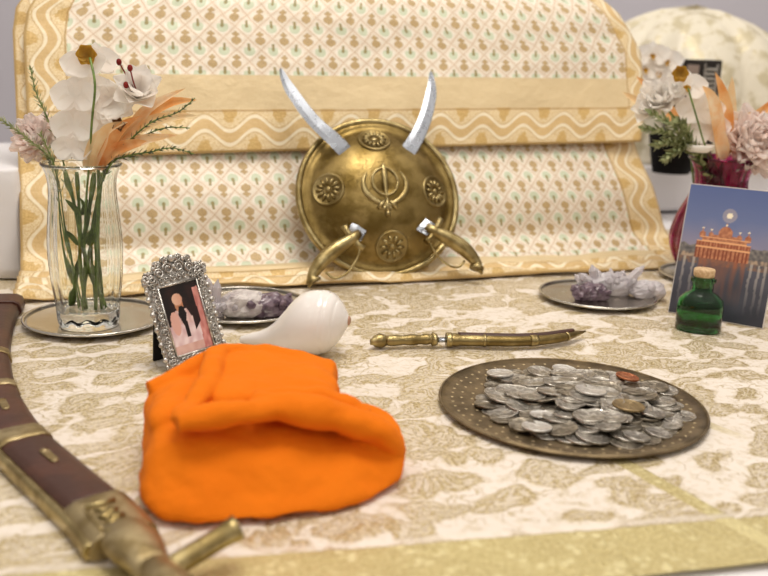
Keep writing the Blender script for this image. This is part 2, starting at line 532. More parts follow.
# ------------------------------------------------------------------ plates
def plate(name, label, c, r, m, cat='plate', depth=.007, flat=.72, lip=.0016, z=TZ, rimparts=True):
    t = thing(name, label, cat, (c[0], c[1], z))
    t_ = .0012
    prof = [(0, .0004), (r*flat, .0004), (r*.9, depth*.55), (r*.985, depth), (r*.985, depth + t_), (r*.9, depth*.55 + t_), (r*flat*.99, .0004 + t_), (0, .0004 + t_)]
    mb = MB(); mb.lathe(prof, 96, cap=False); mb.build('dish', m, t)
    mb = MB()
    ring = [(r*.985 + lip*math.cos(a), depth + .0006 + lip*math.sin(a)) for a in [k*PI/4 for k in range(9)]]
    mb.lathe(ring, 96, cap=False); mb.build('rim', m, t)
    return t
plate('silver_saucer', 'silver tray with rolled rim under the clear fluted glass vase', (-.306, .918), .073, SILVER)
plate('silver_plate', 'silver plate holding crystals at left, partly behind the ornate picture frame', (-.160, .985), .076, SILVER)
plate('silver_plate', 'silver plate holding pale crystals at right, behind the dagger tip', (.266, 1.088), .072, SILVER)
plate('silver_saucer', 'silver saucer under the magenta glass vase', (.452, 1.222), .068, SILVER)

# engraved brass coin plate
ENG, _b = new_mat('engraved_dark_brass')
x, y, z = sepxyz(coord('Object'))
r = (x*x + y*y).sqrt(); th = y.atan2(x)
o = coord()
dots = None
for rr, n in ((.0925, 44), (.1005, 60), (.0835, 40)):
    a = (th * (n / (2*PI))).fr() - .5
    dx = a * (2*PI*rr/n); dr = r - rr
    dd = (dx*dx + dr*dr).sqrt().ss(.0017, .0008)
    dots = dd if dots is None else dots.mx(dd)
c = mixc(nz(o, 50, 5).ss(.35, .65), lin('#867559'), lin('#62543e'))
c = mixc(dots * .8, c, lin('#d5c39c'))
put(_b.inputs['Base Color'], c); _b.inputs['Metallic'].default_value = .85
put(_b.inputs['Roughness'], nz(o, 90, 4) * .25 + .3)
put(_b.inputs['Normal'], bump(dots + nz(o, 200, 3) * .4, .0005))
CPX, CPY, CPR = .162, .720, .113
plate('brass_plate', 'dark engraved round brass plate heaped with coins', (CPX, CPY), CPR, ENG, depth=.0042, flat=.74, lip=.0012)

# coins
def coin_mat(name, a, b, rough):
    m, p = new_mat(name); o = coord()
    put(p.inputs['Base Color'], mixc(nz(o, 260, 4).ss(.35, .65), lin(a), lin(b)))
    p.inputs['Metallic'].default_value = .92
    put(p.inputs['Roughness'], nz(o, 300, 3) * .2 + rough)
    x, y, z = sepxyz(o); r = (x*x + y*y).sqrt()
    rel = nz(o, 330, 2).ss(.45, .58) * r.ss(.0085, .006) + nz(o, 800, 1).ss(.5, .6) * (r - .0088).abs().ss(.0014, .0008)
    put(p.inputs['Normal'], bump(rel, .0006))
    return m
C_SIL = coin_mat('nickel_coin', '#d2cdc4', '#9a948a', .22)
C_DRK = coin_mat('worn_nickel_coin', '#b3aa9a', '#756d60', .28)
C_BRT = coin_mat('bright_nickel_coin', '#eceae6', '#cfccc6', .3)
C_COP = coin_mat('copper_coin', '#c58560', '#a3603f', .34)
C_BRO = coin_mat('bronze_coin', '#b09a74', '#8f7c58', .3)
def coin_mesh(name, r, t, m):
    mb = MB(); e = r * .07
    mb.lathe([(0, .0002), (r-e*1.3, .0002), (r-e, 0), (r-e*.3, 0), (r, .0003), (r, t-.0003), (r-e*.3, t), (r-e, t), (r-e*1.3, t-.0002), (0, t-.0002)], 28, cap=False)
    o = mb.build(name, m); me = o.data; bpy.data.objects.remove(o); return me
KINDS = [(.0121, .0018), (.0106, .0019), (.0090, .0014), (.0133, .0018)]
CM = {}
for ki, (r, t) in enumerate(KINDS):
    for mi, m in enumerate((C_SIL, C_DRK, C_BRT, C_COP, C_BRO)): CM[ki, mi] = coin_mesh('coin', r, t, m)
placed = []
def place_coin(ki, mi, x, y, label, group, tilt=None, lift=0):
    r, t = KINDS[ki]
    z = .0016; near = []
    for (px_, py_, pz, pr) in placed:
        d_ = math.hypot(x - px_, y - py_)
        if d_ < (r + pr) * .66: near.append((pz, d_, px_, py_))
    top = max([n_[0] for n_ in near], default=z)
    z = min(max(z, top), (.0155 if mi > 1 else .0135) - .055 * math.hypot(x - .01, y)) + lift
    o = bpy.data.objects.new('coin', CM[ki, mi]); COL.objects.link(o)
    tx = ty = 0
    if near:
        hi = max(near)                                  # lean away from the highest neighbour
        an = math.atan2(y - hi[3], x - hi[2]); q = min(.17, .05 + hi[1] * 6) if tilt is None else tilt
        tx, ty = -math.sin(an) * q, math.cos(an) * q
        z -= .0006
    o.rotation_mode = 'XYZ'; o.rotation_euler = (tx + rnd.uniform(-.05, .05), ty + rnd.uniform(-.05, .05), rnd.uniform(0, 6.28))
    o.location = (CPX + x, CPY + y, TZ + z + .0002)
    placed.append((x, y, z + t, r))
    tag(o, label, 'coin', group)
    return o
SILL = 'silver-grey coin lying in the heap on the dark brass plate'
DRKL = 'dull worn grey coin lying in the heap on the dark brass plate'
pts = []
tries = 0
while len(pts) < 140 and tries < 20000:
    tries += 1
    a = rnd.uniform(0, 2*PI); q = .088 * math.sqrt(rnd.random())
    x, y = q * math.cos(a) + .010, q * math.sin(a)*.98 + .002
    if min([math.hypot(x - p[0], y - p[1]) for p in pts], default=1) < .0075: continue
    if math.hypot(x - .008, y) > .083: continue
    pts.append((x, y))
extra = 0
while extra < 26:
    a = rnd.uniform(0, 2*PI); q = .060 * math.sqrt(rnd.random()); x, y = q*math.cos(a) + .010, q*math.sin(a)*.95 + .002
    if min(math.hypot(x - p[0], y - p[1]) for p in pts) < .0045: continue
    pts.append((x, y)); extra += 1
pts.sort(key=lambda p: -math.hypot(p[0], p[1]) + rnd.uniform(-.02, .02))
for x, y in pts:
    k = rnd.random(); ki = 3 if k < .12 else 0 if k < .52 else 1 if k < .8 else 2
    if rnd.random() < .62: place_coin(ki, 0, x, y, SILL, 'silver-grey coins on the brass plate')
    else: place_coin(ki, 1, x, y, DRKL, 'dull coins on the brass plate')
def pxc(x, y):
    p = at(x, y, .008); return p.x - CPX, p.y - CPY
for k in range(16):
    x, y = pxc(602 + rnd.uniform(-34, 34), 408 + rnd.uniform(-14, 14)); place_coin(rnd.choice((0, 1, 1, 2)), 0, x, y, SILL, 'silver-grey coins on the brass plate')
for (cx, cy, ki, mi, lb) in ((537, 425, 0, 2, 'brightest white coin near the front edge of the coin heap'),
        (541, 412, 2, 2, 'small bright white coin just behind the brightest coin at the front of the heap'),
        (500, 372, 0, 2, 'bright white coin at the back left of the coin heap'),
        (565, 367, 0, 2, 'shiny coin on the back edge of the coin heap'),
        (532, 397, 0, 0, 'shiny silver coin lying flat left of the middle of the heap'),
        (628, 411, 3, 4, 'large yellowish bronze coin on top, right of the middle of the heap'),
        (590, 397, 3, 2, 'large shiny silver coin on top of the middle of the heap'),
        (627, 379, 1, 3, 'reddish copper coin at the back right of the coin heap')):
    x, y = pxc(cx, cy); place_coin(ki, mi, x, y, lb, None, tilt=.1, lift=.001 if mi == 3 else 0)

# ------------------------------------------------------------------ orange cloth bundle
ORG, _b = new_mat('orange_cotton')
o = coord()
weave = nz(o, 900, 2, .6)
put(_b.inputs['Base Color'], mixc(nz(o, 25, 3), lin('#e06f08'), lin('#e87a10')))
_b.inputs['Roughness'].default_value = .85; _b.inputs['Specular IOR Level'].default_value = .15; _b.inputs['Sheen Weight'].default_value = .12
_b.inputs['Sheen Tint'].default_value = lin('#ffb060')
put(_b.inputs['Normal'], bump(weave * .5 + nz(o, 45, 3) * 1.6, .0009))
BC = Vector((-.080, .580, 0))
bundle = thing('cloth_bundle', 'bright orange cloth bundle with folded flaps sitting on the brocade', 'cloth bundle', BC)
def superbox(mb, corners, hts, e=.35, z0=0.0, bulge=0.0, seg=40, taper=0.0):
    """rounded box over four floor corners FL FR BR BL with four heights"""
    cs = [Vector(c).to_2d() if len(c) == 3 else Vector(c) for c in corners]
    f = lambda q: math.copysign(abs(q) ** e, q)
    rows = []
    for i in range(seg + 1):
        ph = -PI/2 + PI * i / seg; row = []
        for j in range(seg * 2):
            th = 2*PI*j/(seg*2)
            a = f(math.cos(ph)) * f(math.cos(th)); b = f(math.cos(ph)) * f(math.sin(th)); c = f(math.sin(ph))
            s, t = (a+1)/2, (b+1)/2
            p = cs[0]*(1-s)*(1-t) + cs[1]*s*(1-t) + cs[2]*s*t + cs[3]*(1-s)*t
            hh = hts[0]*(1-s)*(1-t) + hts[1]*s*(1-t) + hts[2]*s*t + hts[3]*(1-s)*t
            hh *= 1 + bulge * (1-a*a)*(1-b*b)
            hq = (c+1)/2
            p.y += taper*(1-t)*hq**1.4 - taper*.42*(1-t)*(1-a*a)*(1-hq)
            p.x += taper*.2*(1-t)*hq
            row.append((p.x - BC.x, p.y - BC.y, z0 + (hh - z0) * (c+1)/2))
        rows.append(row)
    mb.quadgrid(rows, close_v=True)
mb = MB()
superbox(mb, [(-.147, .489), (.016, .545), (.010, .622), (-.176, .628)], [.050, .028, .036, .046], e=.33, bulge=.05, taper=.050)
superbox(mb, [(-.112, .560), (-.030, .585), (-.034, .675), (-.132, .668)], [.060, .053, .055, .060], e=.22, bulge=.03)
superbox(mb, [(-.150, .545), (-.105, .560), (-.105, .655), (-.170, .636)], [.050, .054, .056, .048], e=.35)
superbox(mb, [(-.136, .545), (-.085, .545), (-.085, .60), (-.140, .60)], [.046, .054, .056, .046], e=.5)
def bl(x, y, z, r): return (x - BC.x, y - BC.y, z, r)
def addtube(pts, n, seg, flat):
    q = spline(pts, n); mb.tube([p[:3] for p in q], [p[3] for p in q], seg, flat=flat, up=(0, 0, 1))
# the rolled flap over the front edge: a left length tucked under a right one
addtube([bl(-.128, .527, .0535, .0085), bl(-.112, .535, .0550, .0105), bl(-.092, .543, .0560, .0115), bl(-.074, .553, .0555, .0105), bl(-.060, .566, .053, .008)], 40, 18, .72)
addtube([bl(-.086, .563, .0585, .0075), bl(-.066, .560, .0560, .0115), bl(-.045, .562, .0510, .0135), bl(-.020, .567, .0430, .0130), bl(.000, .571, .0335, .0118), bl(.0085, .576, .022, .0108), bl(.008, .581, .010, .010)], 50, 20, .78)
addtube([bl(-.085, .572, .056, .008), bl(-.055, .582, .055, .009), bl(-.03, .590, .047, .010), bl(-.008, .59, .036, .010)], 30, 16, .7)
addtube([bl(-.127, .530, .0545, .0065), bl(-.123, .56, .0575, .008), bl(-.121, .60, .060, .0085), bl(-.124, .648, .0615, .007), bl(-.105, .664, .058, .007), bl(-.06, .668, .053, .006), bl(-.040, .666, .050, .005)], 40, 16, .7)
addtube([bl(-.168, .612, .044, .0075), bl(-.155, .622, .047, .0075), bl(-.142, .638, .051, .0075), bl(-.126, .652, .058, .006)], 20, 16, .8)
ob = mb.build('wrapped_cloth', ORG, bundle)
m = ob.modifiers.new('skin', 'REMESH'); m.mode = 'VOXEL'; m.voxel_size = .0016; m.use_smooth_shade = True
m = ob.modifiers.new('soft', 'SMOOTH'); m.factor = .5; m.iterations = 6
tx = bpy.data.textures.new('soft_creases', 'CLOUDS'); tx.noise_scale = .035; tx.noise_depth = 1
m = ob.modifiers.new('creases', 'DISPLACE'); m.texture = tx; m.strength = .008; m.mid_level = .5; m.texture_coords = 'LOCAL'
tx = bpy.data.textures.new('fine_creases', 'CLOUDS'); tx.noise_scale = .014; tx.noise_depth = 2
m = ob.modifiers.new('fine_creases', 'DISPLACE'); m.texture = tx; m.strength = .0024; m.mid_level = .5; m.texture_coords = 'LOCAL'

# ------------------------------------------------------------------ curved sword in its scabbard (left)
EDGE = [(-.402, .968), (-.380, .890), (-.352, .811), (-.322, .742), (-.288, .679), (-.246, .615), (-.198, .559), (-.155, .511), (-.128, .476)]
ctr = spline(EDGE, 80)
def offs(path, k):
    o = []
    for i, p in enumerate(path):
        a = Vector(path[min(i+1, len(path)-1)]) - Vector(path[max(i-1, 0)]); a.normalize()
        o.append((p[0] + a.y * -k * -1, p[1] + a.x * k * -1))
    return o
SW = thing('curved_sword', 'long curved sword in a dark wooden scabbard with brass bands, lying along the left', 'sword', (-.25, .65, TZ))
def sw(p, z=0): return (p[0] + .25, p[1] - .65, z)
mid = [Vector((p[0], p[1])) for p in ctr]
def side(i, k):                                        # k metres to the left of the right-hand edge
    a = mid[min(i+1, 79)] - mid[max(i-1, 0)]; a.normalize()
    n = Vector((a.y, -a.x))                            # points to the left/outside
    return mid[i] + n * k
def strip(i0, i1, k0, k1, zb, zt, rnd_=.25, grow=0.0):
    """bent bar following the scabbard"""
    mb = MB(); rows = []
    for i in range(i0, i1 + 1):
        a, b = side(i, k0 - grow), side(i, k1 + grow); w_ = (b - a)
        h = zt - zb; r = []
        sec = [(0, .22), (.06, .78), (.2, .97), (.5, 1.0), (.8, .97), (.94, .78), (1, .22), (.94, .04), (.5, 0), (.06, .04)]
        for f_, g_ in sec:
            q = a + w_ * f_; r.append(sw(q, zb + h * g_))
        rows.append(r)
    V = mb.quadgrid(rows, close_v=True); mb.fan(list(reversed(V[0]))); mb.fan(V[-1])
    return mb
W_ = .0385
strip(3, 68, 0, W_, .001, .015).build('scabbard', WOOD, SW)
strip(5, 78, W_ - .004, W_ + .004, .001, .011).build('brass_edge', BRASSB, SW)
for i0, i1 in ((23, 25), (35, 37), (49, 52)):
    strip(i0, i1, 0, W_, .0005, .0155, grow=.0012).build('brass_band', BRASSW, SW)
strip(0, 5, 0, W_, .0005, .0165, grow=.002).build('scabbard_tip', WOOD, SW)
strip(68, 79, 0, W_, .0005, .0165, grow=.002).build('throat', BRASSW, SW)
# little inlaid plaques on the wood
for i, k in ((43, .018), (57, .018)):
    p = side(i, k); a = (mid[i+1] - mid[i-1]).normalized(); n = Vector((a.y, -a.x))
    mb = MB()
    M = Matrix(((a.x, n.x, 0, p.x + .25), (a.y, n.y, 0, p.y - .65), (0, 0, 1, .0152), (0, 0, 0, 1)))
    mb.box((0, 0, 0), (.017, .0045, .0016), M, .0006)
    for s_ in (-1, 1): mb.ball((s_ * .0095, 0, .0002), .0028, M, 10, (1, 1, .4))
    mb.build('inlay', BRASSW, SW)
# raised cartouche on the throat
p = side(74, .021); a = (mid[74] - mid[72]).normalized(); n = Vector((a.y, -a.x))
M = Matrix(((a.x, n.x, 0, p.x + .25), (a.y, n.y, 0, p.y - .65), (0, 0, 1, .0168), (0, 0, 0, 1)))
mb = MB()
for s_ in (-1, 1):
    mb.tube([M @ Vector((s_*.017, -.009, 0)), M @ Vector((s_*.017, .009, 0))], .002, 8)
mb.tube([M @ Vector((-.013 + .026*q/12, .004*math.sin(q*1.6), 0)) for q in range(13)], [.002 + .0022*math.sin(PI*q/12) for q in range(13)], 8, flat=.5, up=(0, 0, 1))
mb.tube([M @ Vector((-.014 + .028*q/12, .0105, 0)) for q in range(13)], .001, 6)
mb.build('cartouche', BRASSB, SW)
# hilt
ax = (mid[79] - mid[74]).normalized(); nr = Vector((-ax.y, ax.x))   # nr: to the right
if nr.x < 0: nr = -nr
end = (side(79, W_/2))
g = end + ax * .020
mb = MB()
def hp(a_, b_, z): q = g + ax * a_ + nr * b_; return sw(q, z)
ga, gb = at(188, 556, .014), at(238, 526, .024)
gd = gb - ga
mb.tube([ga + gd * (-1 + q/7.0) + Vector((.25, -.65, 0)) for q in range(15)], [.0078 if q in (0, 14) else .0072 if q in (1, 13) else .0064 for q in range(15)], 16)
mb.build('crossguard', BRASSB, SW)
mb = MB()
mb.tube([hp(-.027, 0, .0105), hp(-.012, 0, .0115), hp(0, 0, .012), hp(.012, 0, .012), hp(.03, 0, .0115)], [.015, .016, .015, .012, .009], 16, flat=.6, up=(0, 0, 1))
mb.build('langet', BRASSW, SW)
mb = MB()
mb.tube([hp(.02, 0, .012), hp(.04, 0, .013), hp(.06, .002, .013), (hp(.085, .002, .013))], [.009, .0115, .0115, .0085], 16, flat=.8, up=(0, 0, 1))
mb.build('grip', BRASSW, SW)
mb = MB(); q = hp(.095, .002, .013)
mb.lathe([(0, -.004), (.016, -.004), (.019, 0), (.016, .004), (0, .004)], 24, Matrix.Translation(q) @ Matrix.Rotation(math.atan2(ax.y, ax.x), 4, 'Z') @ Matrix.Rotation(PI/2, 4, 'Y') @ Matrix.Diagonal((.62, 1, 1, 1)), cap=False)
mb.build('pommel', BRASSB, SW)

# ------------------------------------------------------------------ dagger
DR = at(480, 339, 0)
DG = thing('curved_dagger', 'small brass dagger in a curved brass and wood sheath lying behind the coin plate', 'dagger', (DR.x, DR.y, TZ))
def dp(x, y, z=.0082): p = at(x, y, z); return Vector((p.x - DR.x, p.y - DR.y, p.z))
mb = MB()
mb.tube([dp(370, 341), dp(373, 341), dp(375, 340.5), dp(380, 340), dp(384, 340), dp(387, 340)], [.003, .0038, .006, .0078, .0066, .0045], 12)
mb.build('pommel', BRASSB, DG)
mb = MB()
g_ = spline([dp(386, 340) + Vector((0, 0, 0)), dp(400, 339.5), dp(415, 339), dp(426, 338.5), dp(433, 338.5)], 20)
mb.tube(g_, [.0046 + .0012*abs(math.sin(i*.55)) + (.002 if i > 17 else 0) for i in range(20)], 14)
mb.build('grip', BRASS, DG)
mb = MB(); mb.tube([dp(431, 338.5), dp(434, 338.5), dp(437, 338.5)], [.0062, .0082, .0072], 14, flat=.8)
mb.build('guard', BRASSB, DG)
mb = MB(); mb.tube([dp(436, 339), dp(450, 339)], .0048, 10, flat=.5, up=(0, 0, 1)); mb.build('blade', STEEL, DG)
shp = spline([dp(446, 339), dp(470, 339.3), dp(495, 339.8), dp(520, 340), dp(545, 338.6), dp(565, 335.6), dp(585, 330.6)], 60)
shr = [.0078 + .0006*math.sin(i*.3) if i < 6 else .0078 - .0015*(i/60) if i < 45 else max(.0014, (.0068)*(1 - ((i-45)/15.0)**1.6)) for i in range(60)]
mb = MB(); mb.tube(shp, shr, 18, flat=.8, up=(0, 0, 1)); mb.build('sheath', BRASS, DG)
for i0, i1, gr in ((0, 3, 1.14), (15, 16, 1.1), (33, 36, 1.1), (49, 50, 1.12)):
    mb = MB(); mb.tube(shp[i0:i1+1], [q*gr for q in shr[i0:i1+1]], 18, flat=.8, up=(0, 0, 1)); mb.build('band', BRASSB, DG)
mb = MB(); mb.tube([Vector(p) + Vector((-.001, .0022, .0040)) for p in shp[6:54]], [q*.66 for q in shr[6:54]], 12, flat=.62, up=(0, 0, 1)); mb.build('wood_panel', WOOD, DG)

# ------------------------------------------------------------------ conch
CO = at(312, 357, 0); CO.y += .012; CO.x -= .003
CN = thing('conch_shell', 'smooth white conch shell lying on its side behind the orange bundle', 'conch shell', (CO.x, CO.y, TZ))
path = [(-.074, .012, .0052, .0034), (-.066, .010, .0068, .0052), (-.052, .007, .0098, .0078), (-.040, .004, .0140, .0115), (-.028, .001, .0205, .0185), (-.016, 0, .0275, .0265), (-.005, 0, .0312, .0308), (.006, 0, .0325, .0320), (.015, 0, .0335, .0310), (.0215, 0, .0345, .0278), (.0265, 0, .0352, .0232), (.0305, 0, .0358, .0180), (.0335, 0, .0362, .0128), (.0358, 0, .0365, .0085), (.0375, 0, .0366, .005)]
pp = spline(path, 90); rows = []
for i, (x, y, z, r) in enumerate(pp):
    row = []
    for j in range(48):
        a = 2*PI*j/48
        t = (x - .006) / .0095 + a / (2*PI)
        gv = 0
        if x > .004:
            f = t % 1.0; gv = (math.exp(-((f - .5) / .10) ** 2)) * min(1, (x - .004) / .012)
        rr = r * (1 - .03 * gv) * (1 + .01 * math.cos(a * 2))
        row.append((x, y + rr * math.cos(a), z + rr * math.sin(a)))
    rows.append(row)
mb = MB(); V = mb.quadgrid(rows, close_v=True); mb.fan(list(reversed(V[0]))); mb.fan(V[-1])
mb.build('shell_body', SHELL, CN)
mb = MB(); mb.ball((.0376, 0, .0366), .0048, seg=14, sc=(.5, 1, 1)); mb.build('spire_tip', SHELLT, CN)
CN.rotation_euler = (0, 0, math.radians(-8))

# ------------------------------------------------------------------ crystals
def crystal(mb, p, d, L, r, seg=6, tip=.3):
    d = Vector(d).normalized(); a = d.orthogonal().normalized(); c = d.cross(a); p = Vector(p)
    k0 = rnd.uniform(0, 1)
    rings = []
    for f, q in ((0, 1.0), (1 - tip, .92)):
        rings.append([mb.b.verts.new(p + d*L*f + (a*math.cos(2*PI*(j+k0)/seg) + c*math.sin(2*PI*(j+k0)/seg))*r*q) for j in range(seg)])
    for j in range(seg): mb.b.faces.new((rings[0][j], rings[0][(j+1) % seg], rings[1][(j+1) % seg], rings[1][j]))
    mb.b.faces.new(list(reversed(rings[0])))
    t = mb.b.verts.new(p + d*L)
    for j in range(seg): mb.b.faces.new((rings[1][j], rings[1][(j+1) % seg], t))
def rock(mb, c, sc, seed, rough=.25, seg=20):
    rows = []
    for i in range(seg + 1):
        ph = -PI/2 + PI*i/seg; row = []
        for j in range(seg*2):
            th = PI*j/seg
            d = Vector((math.cos(ph)*math.cos(th), math.cos(ph)*math.sin(th), math.sin(ph)))
            k = 1 + rough * noise.noise(d*1.8 + Vector((seed, 0, 0))) + rough*.5*noise.noise(d*5 + Vector((0, seed, 0)))
            row.append((c[0] + d.x*sc[0]*k, c[1] + d.y*sc[1]*k, max(0, c[2] + d.z*sc[2]*k)))
        rows.append(row)
    mb.quadgrid(rows, close_v=True)
    for f in mb.b.faces: f.smooth = False
def cluster(name, label, c, rz, base, basem, pts, ptm, cat):
    t = thing(name, label, cat, c, rz)
    mb = MB()
    for q in base: rock(mb, *q)
    mb.build('matrix_rock', basem, t)
    for (p, d, L, r) in pts:
        mb = MB(); crystal(mb, p, d, L, r); mb.build('crystal_point', ptm, t)
    return t
def spray(n, sx, sy, z, L, r, out=.8):
    o = []
    for _ in range(n):
        x, y = rnd.uniform(-1, 1), rnd.uniform(-1, 1)
        o.append(((x*sx, y*sy, z*rnd.uniform(.5, 1)), (x*out + rnd.uniform(-.3, .3), y*out + rnd.uniform(-.3, .3), rnd.uniform(.5, 1)), L*rnd.uniform(.6, 1.1), r*rnd.uniform(.7, 1.2)))
    return o
PZ = TZ + .0018
c = at(213, 306, .012)
cluster('quartz_cluster', 'spiky clear quartz cluster standing just right of the ornate picture frame', (c.x, c.y, PZ), 0,
        [((0, 0, .008), (.013, .012, .014), 3)], QUARTZ,
        [((-.002, 0, .012), (-.15, 0, 1), .036, .006), ((.003, -.002, .012), (.12, -.1, 1), .032, .0055), ((-.006, .003, .01), (-.5, .1, 1), .028, .005), ((.008, 0, .008), (.55, -.1, .8), .022, .005),
         ((0, .006, .01), (.1, .5, 1), .030, .005)] + spray(9, .01, .008, .012, .022, .004), QUARTZ, 'crystal')
c = at(244, 307, .01)
cluster('rock_crystal', 'smooth pale lilac translucent rock in the middle of the left crystal plate', (c.x, c.y, PZ), .3,
        [((0, 0, .011), (.026, .019, .0175), 7, .18)], LILAC, spray(8, .016, .012, .018, .012, .0045), QUARTZ, 'crystal')
c = at(267, 307, .01)
cluster('amethyst_cluster', 'dark purple amethyst cluster on the left plate beside the conch', (c.x, c.y + .004, PZ), .25,
        [((0, 0, .008), (.031, .016, .016), 11, .25)], AMETH, spray(34, .026, .013, .014, .012, .0042, 1.0), AMETH, 'crystal')
c = at(590, 292, .01)
cluster('amethyst_cluster', 'dusky purple amethyst at the left end of the right crystal plate', (c.x, c.y, PZ), .1,
        [((0, 0, .007), (.022, .014, .013), 21, .25)], AMETH, spray(22, .018, .010, .012, .011, .004, 1.0), AMETH, 'crystal')
c = at(610, 288, .012)
cluster('quartz_cluster', 'large spiky white quartz cluster in the middle of the right crystal plate', (c.x, c.y + .012, PZ), .1,
        [((0, 0, .01), (.036, .014, .016), 31, .25)], QUARTZ,
        [((.022, 0, .014), (.75, 0, .75), .034, .0065), ((-.016, 0, .014), (-.3, 0, 1), .026, .006), ((-.022, -.004, .012), (-.8, -.1, .7), .026, .006), ((.006, -.004, .014), (.1, -.2, 1), .018, .006)]
        + spray(22, .03, .012, .014, .02, .0048, .7), QUARTZ, 'crystal')
c = at(648, 291, .01)
cluster('rock_crystal', 'white rock crystal chunk at the right end of the right crystal plate', (c.x, c.y, PZ), -.2,
        [((0, 0, .009), (.022, .015, .014), 41, .2)], QUARTZ, spray(9, .014, .01, .014, .012, .005, .9), QUARTZ, 'crystal')

# ------------------------------------------------------------------ green bottle
c = at(701, 333, 0)
BT = thing('green_bottle', 'small dark green glass bottle with a cork standing before the picture card', 'bottle', (c.x, c.y + .012, TZ), math.radians(-20))
out = [(0, .0006), (.0215, .0006), (.0245, .003), (.0248, .028), (.0235, .036), (.0175, .0425), (.0118, .0455), (.0112, .0555), (.0135, .0565), (.0138, .060), (.0112, .0612)]
inn = [(.0085, .0612), (.0085, .046), (.0155, .040), (.0210, .034), (.0222, .027), (.0220, .006), (0, .005)]
mb = MB(); mb.lathe(out + inn, 48, sy=.72, cap=False); mb.build('bottle_glass', GLASSG, BT)
mb = MB(); mb.lathe([(0, .050), (.0078, .050), (.0084, .0613), (.0098, .0618), (.0112, .063), (.0114, .0695), (.0106, .0708), (0, .0708)], 28, sy=.85, cap=False); mb.build('cork', CORK, BT)

# ------------------------------------------------------------------ painted prints (flat things: a photo and a card)
def print_mesh(name, w_, h_, nx, ny, fn, parent, rough, y=0.0, z0=0.0):
    mb = MB(); cl = mb.b.loops.layers.float_color.new('ink')
    V = [[mb.b.verts.new((-w_/2 + w_*i/nx, y, z0 + h_*j/ny)) for j in range(ny+1)] for i in range(nx+1)]
    for i in range(nx):
        for j in range(ny):
            f = mb.b.faces.new((V[i][j], V[i+1][j], V[i+1][j+1], V[i][j+1]))
            for l, (a, b) in zip(f.loops, ((i, j), (i+1, j), (i+1, j+1), (i, j+1))): l[cl] = lin(fn(a/nx, b/ny))
    m, p = new_mat(name + '_ink')
    at_ = X.T.nodes.new('ShaderNodeAttribute'); at_.attribute_name = 'ink'
    put(p.inputs['Base Color'], at_.outputs['Color']); p.inputs['Roughness'].default_value = rough
    return mb.build(name, m, parent, fix=False)
def hx(r, g, b): return '%02x%02x%02x' % tuple(max(0, min(255, int(q))) for q in (r, g, b))
def mixh(a, b, f):
    f = max(0, min(1, f)); A = [int(a[i:i+2], 16) for i in (0, 2, 4)]; B = [int(b[i:i+2], 16) for i in (0, 2, 4)]
    return hx(*[p + (q - p)*f for p, q in zip(A, B)])
def person_print(u, v):
    n = n3(u*6, v*6, 1, 1)
    c = mixh('170d0d', '2a1714', .5 + n)
    # white robe spreading to the bottom
    half = .16 + max(0, .62 - v) * .55
    if v < .63 and abs(u - .42) < half * (1 if v > .5 else 1.1): c = mixh('e3c9c4', 'c79d98', .5 + n3(u*9, v*5, 4, 1))
    if v < .42 and abs(u - .52) < .5: c = mixh('ead6d6', 'd0aeb0', .5 + n3(u*8, v*8, 9, 1))
    if v < .13: c = mixh('dcb9ae', 'c89b90', .5 + n)
    # second figure in pink at the right edge
    if u > .84 - .1*max(0, .6 - v) and v < .9: c = mixh('d99a92', 'b56f68', .5 + n3(u*12, v*9, 5, 1))
    if (u - .97)**2 / .01 + (v - .83)**2 / .006 < 1: c = 'c98a80'
    if .68 < u < .86 and .30 + (u-.68)*.6 < v < .62: c = '241110'
    # sleeve
    if (u - .2)**2/.014 + (v - .45)**2/.03 < 1: c = 'd8a79a'
    # face, beard, turban
    if (u - .40)**2/.012 + (v - .70)**2/.010 < 1: c = 'b9805f'
    bw = .11 * (1 - abs(v - .56)/.22)
    if abs(u - .43) < bw and .30 < v < .68: c = '140c0c'
    if abs(u - .46) < .05 and .22 < v < .45: c = '1c1010'
    if (u - .39)**2/.017 + (v - .785)**2/.0075 < 1: c = mixh('e0b49b', 'c89078', (u - .3)*3)
    return c
c = at(193, 366, 0)
c.x += .006; c.y += .002
PF = thing('ornate_picture_frame', 'ornate silver frame with a photo of a bearded person in turban and white robe', 'picture frame', (c.x - .002, c.y + .004, TZ + .0006))
PF.rotation_euler = (math.radians(-20), math.radians(-4), math.radians(46)); PF.scale = (.93, .93, .95)
fw, fh, bo = .043, .068, .0125
mb = MB()
for cx_, cz_, sx_, sz_ in ((-(fw+bo)/2, .0135 + fh/2, bo, fh + bo), ((fw+bo)/2, .0135 + fh/2, bo, fh + bo), (0, .0075, fw + 2*bo - .004, bo), (0, .0135 + fh + bo/2, fw + 2*bo - .004, bo)):
    mb.box((cx_, .001, cz_), (sx_, .005, sz_), None, .0012)
# inner bevel
zc = .0135 + fh/2
for s_ in (-1, 1):
    mb.tube([(s_*(fw/2 + .0008), -.002, .0135), (s_*(fw/2 + .0008), -.002, .0135 + fh)], .0012, 8)
    mb.tube([(-fw/2, -.002, zc + s_*(fh/2 + .0006)), (fw/2, -.002, zc + s_*(fh/2 + .0006))], .0012, 8)
